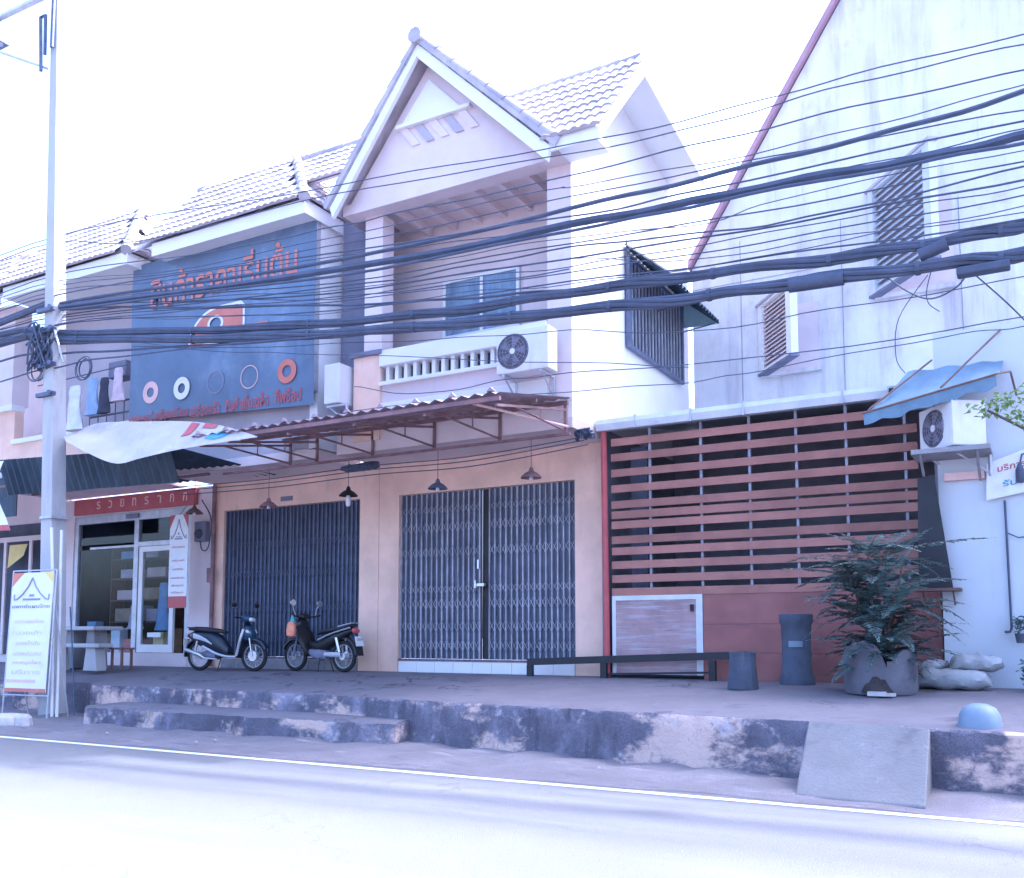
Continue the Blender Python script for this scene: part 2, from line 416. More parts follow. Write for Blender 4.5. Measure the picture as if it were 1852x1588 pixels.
_font_cache = {}
def text_mesh(body, height):
    """flat lettering as a mesh in the XZ plane, left-bottom at the origin; returns (verts, faces, width)"""
    cu = bpy.data.curves.new("lettering", 'FONT')
    cu.body = body; cu.size = 1.0; cu.resolution_u = 3
    cu.offset = 0.014
    o = bpy.data.objects.new("lettering", cu); COL.objects.link(o)
    dg = bpy.context.evaluated_depsgraph_get()
    me = o.evaluated_get(dg).to_mesh()
    vs = [v.co.copy() for v in me.vertices]; fs = [tuple(p.vertices) for p in me.polygons]
    o.evaluated_get(dg).to_mesh_clear()
    bpy.data.objects.remove(o); bpy.data.curves.remove(cu)
    x0 = min(v.x for v in vs); x1 = max(v.x for v in vs); y0 = min(v.y for v in vs); y1 = max(v.y for v in vs)
    return vs, fs, (x0, x1, y0, y1)

def lettering(body, x0, x1, z0, z1, y, slope=0.0):
    """mesh builder with the words fitted into the rectangle of a wall facing -Y"""
    vs, fs, (a, b, c, d) = text_mesh(body, 1)
    root = list(range(len(vs)))
    def find(i):
        while root[i] != i:
            root[i] = root[root[i]]; i = root[i]
        return i
    for f in fs:
        for i in f[1:]:
            root[find(i)] = find(f[0])
    rank = {}
    lay = [rank.setdefault(find(i), len(rank)) for i in range(len(vs))]     # overlapping marks lie on separate layers
    mb = MB()
    vs = [Vector((v.x, v.y, lay[i] * 0.0007)) for i, v in enumerate(vs)]
    mb.add([(x0 + (v.x - a) / (b - a) * (x1 - x0), y - v.z, z0 + (v.y - c) / (d - c) * (z1 - z0) + slope * ((v.x - a) / (b - a))) for v in vs], fs)
    return mb

def curve_pts(pts, n):
    """Catmull-Rom through the points"""
    P_ = [Vector(p) for p in pts]
    out = []
    for i in range(len(P_) - 1):
        p0 = P_[max(i - 1, 0)]; p1 = P_[i]; p2 = P_[i + 1]; p3 = P_[min(i + 2, len(P_) - 1)]
        for k in range(n):
            t = k / n
            out.append(.5 * ((2 * p1) + (p2 - p0) * t + (2 * p0 - 5 * p1 + 4 * p2 - p3) * t * t + (3 * p1 - p0 - 3 * p2 + p3) * t ** 3))
    out.append(P_[-1])
    return out

# ------------------------------------------------------------------ ground, road, pavement
struct('ground', MB().add([(-400, -400, -0.06), (400, -400, -0.06), (400, 400, -0.06), (-400, 400, -0.06)], [(0, 1, 2, 3)]), 'dust')
struct('road', MB().add([(-120, -24, 0), (80, -24, 0), (80, -5.42, 0), (-120, -5.42, 0)], [(0, 1, 2, 3)]), 'road')
struct('road_edge_line', MB().add([(-120, -5.72, 0.004), (80, -5.72, 0.004), (80, -5.60, 0.004), (-120, -5.60, 0.004)], [(0, 1, 2, 3)]), 'line')

def front_y(x):                      # street edge of the raised pavement
    pts = [(-30, -2.75), (-15.1, -2.8), (-14.4, -3.25), (-12.7, -3.2), (-8.9, -3.42), (-7.2, -3.72), (-5.9, -3.87), (-4.3, -4.07), (-2.1, -4.33), (-0.85, -4.46), (6, -4.9)]
    for (a, b), (c, d) in zip(pts, pts[1:]):
        if a <= x <= c:
            return b + (d - b) * (x - a) / (c - a)
    return -3
def top_z(x, y):
    f = front_y(x)
    if y > -1.3:
        return 0.80 + 0.008 * y
    return 0.79 + (0.60 - 0.79) * min(1, (y + 1.3) / (f + 1.3))

# dirt shoulder between road and pavement
mb = MB(); rows = []
for i in range(0, 181):
    x = -26 + i * 32 / 180
    row = []
    for j in range(0, 13):
        t = j / 12
        y = -5.50 + 0.05 * math.sin(x * 1.7) + 0.04 * math.sin(x * 4.3 + 1) + t * (front_y(x) - 0.12 + 5.5 + 0.5)
        z = 0.003 + 0.075 * t ** 0.8 + (0.014 * (math.sin(x * 3.1 + t * 7) + math.sin(x * 7.7 - t * 11)) * min(1, t * 4) + random.uniform(-.008, .008) * min(1, 3 * t))
        row.append((x, y, max(z, 0.002)))
    rows.append(row)
mb.loft(rows, caps=False, closed=False)
struct('shoulder', mb, 'dust', smooth=True)

# raised pavement: top sheet and mouldy street face
mb = MB(); rows = []
for i in range(0, 421):
    x = -30 + i * 36 / 420
    f = front_y(x)
    ch = 0.03 * math.sin(x * 5.1) * math.sin(x * 2.3 + 1) + random.uniform(-.012, .012)
    if random.random() < .22:
        ch += random.uniform(.03, .10)
    row = [(x, y, top_z(x, y)) for y in (0.3, -0.3, -0.8, -1.3)]
    row += [(x, -1.3 + (f + 1.3) * t, top_z(x, -1.3 + (f + 1.3) * t) + random.uniform(-.003, .003)) for t in (0.33, 0.66, 0.9)]
    row += [(x, f + 0.03 + ch * .4, 0.60 + random.uniform(-.006, .004)), (x, f + ch * .6, 0.57 - max(0, ch) * .5 + random.uniform(-.02, .012)),
            (x, f - 0.01 + random.uniform(-.015, .015), 0.42), (x, f - 0.02 + random.uniform(-.02, .02), 0.22), (x, f - 0.05 + random.uniform(-.03, .02), 0.0)]
    rows.append(row)
mb.loft(rows, caps=False, closed=False)
struct('raised_pavement', mb, ['pave', 'mould'], smooth=True, split=lambda p: 1 if abs(p.normal.y) > 0.6 else 0)

# lower step along the left half
mb = MB(); rows = []
for i in range(0, 61):
    x = -13.5 + i * 6.15 / 60
    f = -4.02 + 0.025 * math.sin(x * 4) + random.uniform(-.012, .012)
    b = front_y(x) + 0.02
    rows.append([(x, b, 0.345), (x, f + .05, 0.325 + random.uniform(-.004, .004)), (x, f, 0.30 + random.uniform(-.012, .006)), (x, f - .01 + random.uniform(-.012, .012), 0.18), (x, f - .03 + random.uniform(-.02, .02), 0.0)])
mb.loft(rows, caps=False, closed=False)
mb.prism([(-3.25, 0), (-3.25, .34), (-4.0, .31), (-4.03, 0)], 'x', -13.52, -13.5)
mb.prism([(-3.65, 0), (-3.65, .34), (-4.0, .31), (-4.03, 0)], 'x', -7.35, -7.33)
struct('pavement_step', mb, ['pave', 'mould'], smooth=True, split=lambda p: 1 if abs(p.normal.z) < 0.6 else 0)

# concrete ramp slab at the right
mb = MB()
mb.add([(-2.05, -4.33, 0.615), (-0.93, -4.46, 0.605), (-0.9, -5.33, 0.03), (-1.98, -5.30, 0.03), (-2.05, -4.33, 0), (-0.93, -4.46, 0), (-0.9, -5.34, 0), (-1.98, -5.31, 0)],
       [(0, 3, 2, 1), (0, 4, 7, 3), (1, 2, 6, 5), (3, 7, 6, 2), (0, 1, 5, 4), (4, 5, 6, 7)])
solo('concrete_ramp', mb, 'ramp', 'pale sloped concrete ramp from the road up to the pavement', 'ramp', bevel=0.015)

# ------------------------------------------------------------------ right shophouse (gable and balcony)
PK = 'pink'
h1 = thing('shophouse', (-8.4, 0, 0.78), 'pink shophouse with a steep white front gable above an upstairs balcony', 'house', 'shophouses in the row')
w = MB()
w.box(-10.70, -10.25, 0, 0.22, 0.78, 4.04)          # pier left
w.box(-6.66, -6.10, 0, 0.22, 0.78, 4.04)            # pier right
w.box(-10.70, -6.10, 0, 0.22, 4.04, 4.62)           # lintel
w.box(-10.25, -6.66, 0.02, 0.22, 0.78, 1.0)         # threshold
part('wall', w, PK, h1)
w = MB()
w.box(-10.70, -6.10, -1.25, 0.0, 4.62, 4.78)        # floor slab
w.box(-10.70, -6.301, -1.252, -1.05, 4.781, 5.02)
part('floor_slab', w, 'lilac', h1)
for k in range(9):
    x = -10.22 + k * 0.394
    part('threshold_tile', MB().box(x + .004, x + .39, -0.012, 0.02, 0.79, 0.985), 'white', h1)
part('gate_rail', MB().box(-10.25, -6.66, 0.005, 0.16, 1.0, 1.035), 'gate_dark', h1)
# side wall (gable end) and rear
s = MB()
s.prism([(0.22, 0.78), (4.3, 0.78), (4.3, 10.2), (0.1, 10.95), (-1.25, 9.45), (-1.25, 4.78), (0.22, 4.78)], 'x', -6.30, -6.101)
part('gable_end_wall', s, 'cream', h1)
part('upper_front_wall', MB().box(-10.70, -6.30, 0.0, 0.2, 4.78, 9.4), 'lilac', h1)

def gate(house, x0, x1, split_x, gap, bar, n, lat, hasp=False):
    for (a, b, nn) in ((x0, split_x - gap / 2, n), (split_x + gap / 2, x1, n)):
        leaf = part('gate_leaf', MB().box(a, b, 0.10, 0.125, 1.04, 4.035), 'gate', house)
        off = base_of(leaf)
        bm_ = None
        for k in range(nn + 1):
            x = a + 0.02 + (b - a - 0.04) * k / nn
            if bm_ is None:
                bm_ = mesh('bar', MB().box(-.011, .011, -.02, .02, 1.04, 4.03), bar)
            o = link('bar', bm_, leaf)
            o.location = Vector((x, 0.072, 0)) - off
        st = (b - a - 0.04) / nn
        for zc, hh in lat:
            lt = MB()
            for k in range(nn):
                xa = a + 0.02 + st * k
                for sgn in (1, -1):
                    lt.tube([(xa, 0.048, zc - sgn * hh), (xa + st, 0.048, zc + sgn * hh)], 0.006, 4)
            part('lattice_band', lt, bar, leaf)
    part('dark_gap', MB().box(split_x - gap / 2, split_x + gap / 2, 0.13, 0.15, 1.04, 4.035), 'black', house)
LAT = [(1.28, .10), (1.62, .10), (2.02, .10), (2.28, .08), (2.95, .10), (3.40, .10), (3.72, .08)]
gate(h1, -10.25, -6.66, -8.44, 0.16, 'gate_bar', 15, LAT)
q = MB().box(-8.60, -8.40, -.03, .04, 2.31, 2.36)
q.box(-8.585, -8.555, -.05, -.03, 2.28, 2.42)
q.box(-8.57, -8.535, .02, .05, 2.62, 2.78)
part('gate_hasp', q, 'chrome', h1)

# balcony
def column(x0, x1, y0, y1, z0, z1, mat='lilac'):
    c = MB().box(x0, x1, y0, y1, z0, z1)
    part('column', c, mat, h1)
column(-10.12, -9.74, -1.25, -0.93, 5.02, 8.80)
column(-6.52, -6.102, -1.251, -0.93, 5.021, 8.80)
part('shade_painted_wall', MB().box(-11.08, -10.12, -0.70, -0.62, 4.78, 9.2), 'shade_grey', h1)  # front-facing strip lying in shade; its darkness is painted into the grey
part('corner_pier', MB().box(-10.30, -9.73, -1.30, -1.252, 4.80, 6.28), PK, h1)
part('pier_cap', MB().box(-10.36, -9.68, -1.36, -1.0, 6.28, 6.36), 'shade_grey', h1, bevel=.01)
par = part('balcony_parapet', MB().box(-9.74, -6.52, -1.25, -1.10, 5.02, 5.72), 'lilac', h1)
part('parapet_band', MB().box(-9.73, -6.50, -1.30, -1.251, 5.06, 5.42), 'white', par)
part('parapet_sill', MB().box(-9.74, -6.52, -1.33, -1.08, 5.72, 5.79), 'white', par, bevel=.008)
bm_ = mesh('baluster', MB().box(-.035, .035, -.06, .06, 0, .27), 'white')
for k in range(17):
    o = link('baluster', bm_, par); o.location = Vector((-9.62 + k * 0.19, -1.17, 5.79)) - base_of(par)
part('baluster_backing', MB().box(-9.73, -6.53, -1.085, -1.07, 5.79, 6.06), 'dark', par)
part('top_rail', MB().box(-9.74, -6.52, -1.32, -1.06, 6.06, 6.34), 'white', par, bevel=.012)
# balcony window
win = part('window', MB().box(-9.27, -7.68, -0.03, -0.004, 6.80, 7.90), 'curtain', h1)
f = MB()
for x in (-9.27, -8.48, -7.74):
    f.box(x, x + .06, -.065, -.031, 6.80, 7.90)
f.box(-9.21, -8.48, -.064, -.031, 7.84, 7.90); f.box(-8.42, -7.74, -.064, -.031, 7.84, 7.90)
f.box(-9.21, -8.48, -.064, -.031, 6.80, 6.86); f.box(-8.42, -7.74, -.064, -.031, 6.80, 6.86)
part('frame', f, 'white', win)
for a, b in ((-9.21, -8.86), (-8.85, -8.48), (-8.42, -8.08), (-8.07, -7.74)):
    part('pane', MB().box(a, b, -.05, -.044, 6.86, 7.84), 'glass', win)
# balcony ceiling with beams running outwards
cl = part('ceiling', MB().box(-10.12, -6.31, -1.40, -0.001, 8.981, 9.04), 'lilac', h1)
for k in range(7):
    x = -9.6 + k * 0.52
    part('beam', MB().box(x, x + .09, -1.19, -0.01, 8.84, 8.979), 'lilac', cl)
part('front_beam', MB().box(-10.42, -6.10, -1.512, -1.20, 8.801, 8.99), 'lilac', h1)
# gable front: recessed triangle, barge boards, small louvre ledge
AX, AZ = -8.64, 11.25
FL, FR, FZ = -10.42, -6.20, 8.84
g = part('gable_panel', MB().prism([(FL + .16, FZ + .15), (FR - .2, FZ + .15), (AX, AZ - .22)], 'y', -1.50, -1.42), 'lilac', h1)
def along(p, q, t):
    return (p[0] + (q[0] - p[0]) * t, p[1] + (q[1] - p[1]) * t)
def barge(p, q, wdt, y0, y1):
    d = Vector((q[0] - p[0], q[1] - p[1])); nrm = Vector((-d.y, d.x)).normalized()
    if nrm.y > 0: nrm = -nrm
    return MB().prism([p, q, (q[0], q[1] + nrm.y * wdt * 1.35), (p[0] + nrm.x * wdt * .3, p[1] + nrm.y * wdt * 1.3)], 'y', y0, y1)
part('barge_board', barge((FL - .04, FZ), (AX, AZ), .24, -1.82, -1.74), 'white', h1)
part('barge_board', barge((FR + .02, FZ), (AX, AZ - .001), .24, -1.819, -1.739), 'white', h1)
part('gable_ledge', MB().box(-9.24, -7.76, -1.60, -1.501, 10.04, 10.10), 'white', g)
for k in range(5):
    x = -9.20 + k * 0.29
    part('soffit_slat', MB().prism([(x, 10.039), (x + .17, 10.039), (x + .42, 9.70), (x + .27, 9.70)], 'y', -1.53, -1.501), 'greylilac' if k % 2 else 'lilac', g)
part('gable_inner_triangle', MB().prism([(-9.16, 10.13), (-7.98, 10.13), (-8.60, 10.78)], 'y', -1.53, -1.501), 'white', g)
# gable roof slabs (run back to the main ridge)
rf = part('roof', MB().quad((FL - .1, -1.86, FZ - .02), (AX, -1.86, AZ + .02), (AX, 0.15, AZ + .02), (FL - .1, 0.15, FZ - .02), 0.07), 'tile', h1)
part('gable_slope', MB().quad((AX, -1.861, AZ + .02), (FR + .12, -1.861, FZ - .05), (FR - .05, -1.6, FZ + .14), (AX, 0.15, AZ + .02), 0.07), 'tile', rf)
part('main_slope_deck', MB().quad((-6.25, -1.75, 8.92), (-5.42, -1.75, 8.92), (-5.42, 0.10, 10.98), (-8.6, 0.10, 10.98), 0.04), 'tile', rf)
part('rear_slope', MB().quad((-10.7, 0.12, 11.0), (-5.42, 0.12, 11.0), (-5.42, 3.3, 10.45), (-10.7, 3.3, 10.45), 0.06), 'tile', rf)
part('rear_soffit', MB().quad((-6.1, 0.12, 10.92), (-5.43, 0.12, 10.92), (-5.43, 3.3, 10.37), (-6.1, 3.3, 10.37), 0.03), 'white', rf)
part('soffit', MB().box(-6.1, -5.44, -1.76, -1.26, 8.80, 8.90), 'white', rf)
part('fascia', MB().box(-6.2, -5.42, -1.80, -1.762, 8.76, 9.0), 'white', rf)
part('verge_board', MB().prism([(-1.79, 8.74), (-1.79, 8.95), (0.12, 11.06), (3.35, 10.52), (3.35, 10.26), (0.12, 10.76)], 'x', -5.419, -5.38), 'white', rf)

# roof tiles: double-roll clay tiles, one object each
def tile_mesh(wd=0.33, ln=0.40):
    mb = MB(); rows = []
    prof = []
    for k in range(9):
        u = k / 8
        prof.append((u * wd, 0.012 + 0.030 * abs(math.sin(u * 2 * math.pi))))
    for (t, lift) in ((0.0, 0.028), (1.0, 0.0)):
        rows.append([(x, t * ln, z + lift) for x, z in prof])
    rows.insert(0, [(x, 0.0, 0.004) for x, z in prof])
    mb.loft(rows, caps=False, closed=False)
    return mesh('tile', mb, 'tile', smooth=False)
TILE = tile_mesh()
def lay_tiles(roof, origin, xdir, updir, cols, rows, keep, wd=0.33, step=0.345, start=0.0):
    xd = Vector(xdir).normalized(); ud = Vector(updir).normalized(); nd = xd.cross(ud).normalized()
    rot = Matrix((xd, ud, nd)).transposed().to_4x4()
    off = base_of(roof)
    n = 0
    for r in range(rows):
        for c in range(cols):
            p = Vector(origin) + xd * (c * wd) + ud * (r * step + start) + nd * 0.055
            if not keep(p + xd * wd * .5 + ud * step * .5):
                continue
            o = link('tile', TILE, roof)
            o.matrix_local = Matrix.Translation(p - off + nd * random.uniform(0, .006)) @ rot @ Matrix.Rotation(random.uniform(-.012, .012), 4, 'Z')
            n += 1
    return n
UP = (0, 1.85, 2.06)
def valley1(p):
    vx = FR + .05 - (p.z - 8.9) / (11.05 - 8.9) * (FR - AX)
    return p.x > vx - 0.15
lay_tiles(rf, (-9.3, -1.80, 8.90), (1, 0, 0), UP, 12, 8, valley1)
def cap_tile(p, q, r=0.10):
    p, q = Vector(p), Vector(q)
    return MB().tube([p, q], [r * 1.12, r * .9], 9)
def caps(roof, p, q, n, r=0.10):
    p, q = Vector(p), Vector(q)
    for k in range(n):
        part('ridge_cap', cap_tile(p.lerp(q, k / n - .008), p.lerp(q, (k + 1) / n + .02), r), 'tile', roof, smooth=True)
caps(rf, (FR + .14, -1.74, FZ + .06), (AX, -1.74, AZ + .10), 8, .105)
caps(rf, (FL - .12, -1.74, FZ + .06), (AX, -1.74, AZ + .10), 7, .105)
caps(rf, (AX, -1.9, AZ + .11), (AX, 0.1, AZ + .11), 5, .12)
caps(rf, (-5.45, 0.11, 11.07), (AX, 0.11, 11.07), 9, .09)

part('valley_slope', MB().quad((-13.1, -1.05, 9.86), (-10.3, -1.05, 9.86), (-9.0, .10, 11.08), (-13.1, .10, 11.08), .04), 'tile', rf)
lay_tiles(rf, (-13.05, -1.05, 9.86), (1, 0, 0), (0, 1.15, 1.22), 9, 5, lambda p: p.x > -11.3 - (p.z - 9.16) * .94 and p.x < FL + (p.z - FZ) * .74 - .1 and p.z < 11.1)
caps(rf, (AX, .11, 11.12), (-13.1, .11, 11.20), 10, .09)

# gable-end window with bars and green awning
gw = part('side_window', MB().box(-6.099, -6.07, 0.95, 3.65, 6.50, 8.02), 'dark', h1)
fr = MB()
fr.box(-6.07, -6.0, 0.87, 3.73, 6.44, 6.50); fr.box(-6.07, -6.0, 0.87, 3.73, 8.02, 8.08)
fr.box(-6.07, -6.0, 0.87, 0.95, 6.50, 8.02); fr.box(-6.07, -6.0, 3.65, 3.73, 6.50, 8.02)
part('frame', fr, 'gate_dark', gw)
bm_ = mesh('bar', MB().box(-.012, .012, -.02, .02, 6.50, 8.02), 'gate_bar')
for k in range(16):
    o = link('bar', bm_, gw); o.location = Vector((-6.03, 1.06 + k * 0.166, 0)) - base_of(gw)

# ------------------------------------------------------------------ middle and left shophouses (hipped roofs)
def hip_house(name, xl, xr, label):
    h = thing('shophouse', ((xl + xr) / 2, 0, 0.78), label, 'house', 'shophouses in the row')
    part('side_return', MB().box(xr - .18, xr, -1.25, -0.62, 4.78, 9.0), 'white', h)
    part('floor_slab', MB().box(xl - .02, xr, -1.25, 0.0, 4.62, 4.80), 'lilac', h)
    r = part('roof', MB().add([(xl - .75, -1.72, 9.16), (xr + .05, -1.72, 9.16), (xr - 1.85, .12, 11.18), (xl - .75, .12, 11.18)], [(0, 1, 2, 3)]), 'tile', h)
    part('hip_slope', MB().add([(xr + .05, -1.72, 9.16), (xr + .05, .12, 9.16), (xr - 1.85, .12, 11.18)], [(0, 1, 2)]), 'tile', r)
    part('rear_slope', MB().quad((xl - .75, .13, 11.14), (xr - 1.85, .13, 11.14), (xr - 1.85, 3.4, 9.4), (xl - .75, 3.4, 9.4), .05), 'tile', r)
    part('fascia', MB().box(xl, xr + .04, -1.76, -1.722, 8.93, 9.19), 'white', r)
    part('side_fascia', MB().box(xr + .041, xr + .08, -1.758, -.5, 8.93, 9.185), 'white', r)
    part('soffit', MB().box(xl, xr + .04, -1.72, -.5, 8.95, 9.0), 'white', r)
    lay_tiles(r, (xl - .42, -1.80, 9.15), (1, 0, 0), (0, 1.84, 2.02), int((xr + .1 - xl + .42) / .33), 8,
              lambda p: p.x < xr + .0 - max(0, (p.z - 9.16)) * .94)
    lay_tiles(r, (xr + .10, -1.72, 9.15), (0, 1, 0), (-1.9, 0, 2.02), 6, 8,
              lambda p: p.y > -1.72 + max(0, (p.z - 9.16)) * .91 and p.y < .2)
    caps(r, (xr + .08, -1.78, 9.22), (xr - 1.85, .10, 11.26), 8, .10)
    caps(r, (xr - 1.85, .12, 11.25), (xl - .75, .12, 11.25), 13, .09)
    return h
h2 = hip_house('b', -15.05, -11.16, 'middle shophouse carrying the big blue banner over its closed navy gate')
w = MB()
w.box(-15.07, -14.72, 0, 0.22, 0.78, 4.04); w.box(-11.16, -10.71, 0, 0.22, 0.78, 4.04)
w.box(-15.07, -10.71, 0, 0.22, 4.04, 4.62); w.box(-14.72, -11.16, 0.02, 0.22, 0.78, 1.0)
part('wall', w, PK, h2)
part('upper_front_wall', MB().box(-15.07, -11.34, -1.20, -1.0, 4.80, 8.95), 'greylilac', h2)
part('upper_back_wall', MB().box(-15.07, -10.71, 0.001, 0.2, 4.80, 9.1), 'lilac', h2)
for k in range(9):
    part('threshold_tile', MB().box(-14.71 + k * .394 + .004, -14.71 + k * .394 + .39, -.012, .02, .79, .985), 'concrete', h2)
part('gate_rail', MB().box(-14.72, -11.16, 0.005, 0.16, 1.0, 1.035), 'gate_dark', h2)
gate(h2, -14.72, -11.16, -12.9, 0.04, 'gate_dark', 16, [(1.4, .10), (2.0, .10), (2.7, .10), (3.3, .10)])

h3 = hip_house('c', -19.9, -15.86, 'left shophouse with a glazed shop front under a red sign')
w = MB()
w.box(-15.70, -15.071, 0, .22, .78, 4.60)
w.box(-20.1, -19.55, 0, .22, .78, 4.60)
w.box(-19.55, -15.70, 0, .22, 4.20, 4.60)
w.box(-19.55, -15.70, -.02, .22, .78, 1.08)
part('wall', w, 'lilac', h3)
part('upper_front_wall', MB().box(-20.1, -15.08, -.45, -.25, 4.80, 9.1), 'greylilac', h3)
part('pilaster', MB().box(-16.55, -16.05, -.60, -.451, 4.80, 9.0), PK, h3)
part('balcony_wall', MB().box(-20.1, -15.86, -1.24, -1.10, 4.80, 5.75), PK, h3)
part('balcony_cap', MB().box(-20.1, -15.86, -1.30, -1.05, 5.75, 5.86), 'white', h3, bevel=.01)
# shop interior and glazed front
room = MB()
room.box(-19.55, -15.70, 2.6, 2.65, .78, 4.6); room.box(-19.6, -19.55, .22, 2.6, .78, 4.6); room.box(-15.70, -15.65, .22, 2.6, .78, 4.6)
room.box(-19.55, -15.70, .22, 2.6, 4.2, 4.25); room.box(-19.55, -15.70, .22, 2.6, .9, 1.06)
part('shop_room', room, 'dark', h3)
sf = MB()
sf.box(-19.55, -15.70, .02, .12, 4.02, 4.195)
for a, b in ((-19.55, -19.42), (-17.50, -17.36), (-15.84, -15.70)):
    sf.box(a, b, .021, .119, 1.081, 4.02)
sf.box(-17.36, -15.84, .022, .118, 3.42, 3.52); sf.box(-19.0, -17.5, .022, .118, 3.42, 3.47)
part('shop_frame', sf, 'steel', h3)
door = MB()
door.box(-17.34, -17.22, .04, .10, 1.09, 3.41); door.box(-16.34, -16.22, .04, .10, 1.09, 3.41)
door.box(-17.22, -16.34, .041, .099, 3.30, 3.41); door.box(-17.22, -16.34, .041, .099, 1.09, 1.26)
dr = part('shop_door', door, 'white', h3)
part('pane', MB().box(-17.22, -16.34, .065, .072, 1.26, 3.30), 'glass', dr)
part('notice', MB().box(-17.02, -16.6, .055, .062, 1.42, 1.52), 'vinyl_white', dr)
part('pane', MB().box(-19.42, -17.50, .065, .072, 1.081, 3.42), 'glass', h3)
part('transom_pane', MB().box(-19.42, -15.84, .065, .072, 3.53, 4.02), 'glass', h3)
part('house_number_plate', MB().box(-17.75, -17.35, -.02, .018, 4.06, 4.16), 'shade_grey', h3)
part('house_number_plate', MB().box(-13.15, -12.85, -.02, -.003, 4.13, 4.22), 'shade_grey', h2)

# shop stock seen through the glass
sh = thing('wall_shelf', (-17.9, .75, 1.06), 'dark wall shelf stocked with boxes inside the glazed shop', 'shelf')
mb = MB()
for z in (1.75, 2.25, 2.75, 3.2):
    mb.box(-18.9, -16.9, 0.55, .95, z, z + .03)
mb.box(-18.92, -18.9, 0.55, .95, 1.06, 3.5); mb.box(-16.9, -16.88, 0.55, .95, 1.06, 3.5)
part('shelf_boards', mb, 'wood', sh)
for k, (x, z, wd, hh, m_) in enumerate([(-18.75, 1.78, .5, .3, 'card'), (-18.2, 1.78, .35, .36, 'vinyl_white'), (-17.7, 1.78, .55, .28, 'cloth_pink'), (-18.7, 2.28, .7, .22, 'pinkprint'), (-17.8, 2.28, .6, .26, 'card'), (-18.6, 2.78, .6, .2, 'cloth_pink'), (-17.7, 2.78, .6, .22, 'pinkprint'), (-18.6, 3.23, .5, .17, 'cloth_blue'), (-17.75, 3.23, .4, .2, 'cloth_pink')]):
    solo('stock_box', MB().box(x, x + wd, 0.56, .90, z, z + hh), m_, 'small stock box on the dark shelf inside the glazed shop', 'box', 'boxes on the shop shelf', bevel=.01)
def garment(x, y, z, wd, ht, flare, m_, label, name='dress', n=14):
    mb = MB(); rings = []
    for j in range(9):
        t = j / 8
        ww = wd * (0.35 + 0.15 * t + flare * t * t) * (1.25 if 0.08 < t < .25 else 1)
        rg = []
        for k in range(n):
            a = 2 * math.pi * k / n
            rr = 1 + 0.16 * math.sin(3 * a + j) * t
            rg.append((x + ww * math.cos(a) * rr, y + ww * .35 * math.sin(a) * rr, z - ht * t))
        rings.append(rg)
    mb.loft(rings)
    return solo(name, mb, m_, label, name.replace('_', ' '), smooth=True)
garment(-16.85, .32, 2.62, .30, 1.05, .35, 'cloth_blue', 'pale blue dress hanging just inside the glass shop door')
garment(-17.85, .40, 2.15, .34, .55, .3, 'cloth_pink', 'short pale pink dress on a stand behind the shop window')

# person-height display stand legs under the pink dress
mb = MB()
mb.tube([(-17.85, .42, 1.06), (-17.85, .42, 2.25)], .02, 8)
for a in (0, 2.1, 4.2):
    mb.tube([(-17.85, .42, 1.35), (-17.85 + .28 * math.cos(a), .42 + .2 * math.sin(a), 1.07)], .015, 6)
solo('dress_stand', mb, 'wood', 'thin tripod stand carrying the pink dress in the shop', 'stand')

for k, (x, z, wd, hh, m_) in enumerate([(-18.95, 1.08, .35, .42, 'card'), (-18.45, 1.08, .30, .55, 'vinyl_white'), (-17.05, 1.27, .32, .26, 'yellow'), (-16.62, 1.27, .24, .34, 'card'), (-18.0, 1.08, .26, .30, 'red'), (-19.3, 1.08, .3, .7, 'cloth_blue')]):
    solo('display_box', MB().box(x, x + wd, .24, .46, z - (.2 if z > 1.2 else 0) + .0, z + hh), m_, ['brown carton low in the shop window', 'tall pale box low in the shop window', 'yellow box behind the glass shop door', 'small brown carton behind the glass shop door', 'red box low in the middle of the shop window', 'tall blue box at the left end of the shop window'][k], 'box', bevel=.008)

# red shop sign
rs = thing('shop_sign', (-17.4, -.1, 4.22), 'long red sign board with small white letters above the glazed shop', 'sign')
part('board', MB().box(-19.45, -15.48, -.10, -.02, 4.22, 4.58), 'red', rs, bevel=.006)
for k, ch in enumerate('รวยทรากก'):
    x = -18.65 + k * .40
    part('letter', lettering(ch, x, x + .13, 4.32, 4.50, -.104), 'pinkprint', rs)

# roof-shaped emblem banners
def emblem(p, x0, x1, z0, z1, y):
    """thin roof outline, base line and small mark inside the rectangle"""
    mb = MB(); w = x1 - x0; h = z1 - z0; cx = (x0 + x1) / 2
    for s in (-1, 1):
        pts = [(cx, y, z1), (cx + s * w * .10, y, z0 + h * .62), (cx + s * w * .24, y, z0 + h * .33), (cx + s * w * .40, y, z0 + h * .10), (cx + s * w * .47, y, z0 + h * .06), (cx + s * w * .48, y, z0 + h * .24)]
        mb.tube(pts, .011, 5)
    mb.box(cx - w * .24, cx + w * .24, y - .004, y, z0 + h * .03, z0 + h * .11)
    mb.box(cx - w * .18, cx + w * .18, y - .004, y, z0 + h * .14, z0 + h * .18)
    mb.box(cx - w * .04, cx + w * .04, y - .004, y, z0 + h * .26, z0 + h * .36)
    part('roof_emblem', mb, 'printgrey', p)

def text_lines(p, x0, x1, zs, y, m_, hh=.05):
    words = ['เครื่องนวดแผนไทย', 'นวดตัว นวดเท้า', 'นวดน้ำมัน', 'นวดประคบ', 'บริการนวด', 'อโรมา', 'สปา']
    for k, z in enumerate(zs):
        wd = (x1 - x0) * random.uniform(.62, .95)
        c = (x0 + x1) / 2
        part('lettering', lettering(words[k % len(words)], c - wd / 2, c + wd / 2, z, z + hh, y), m_, p)

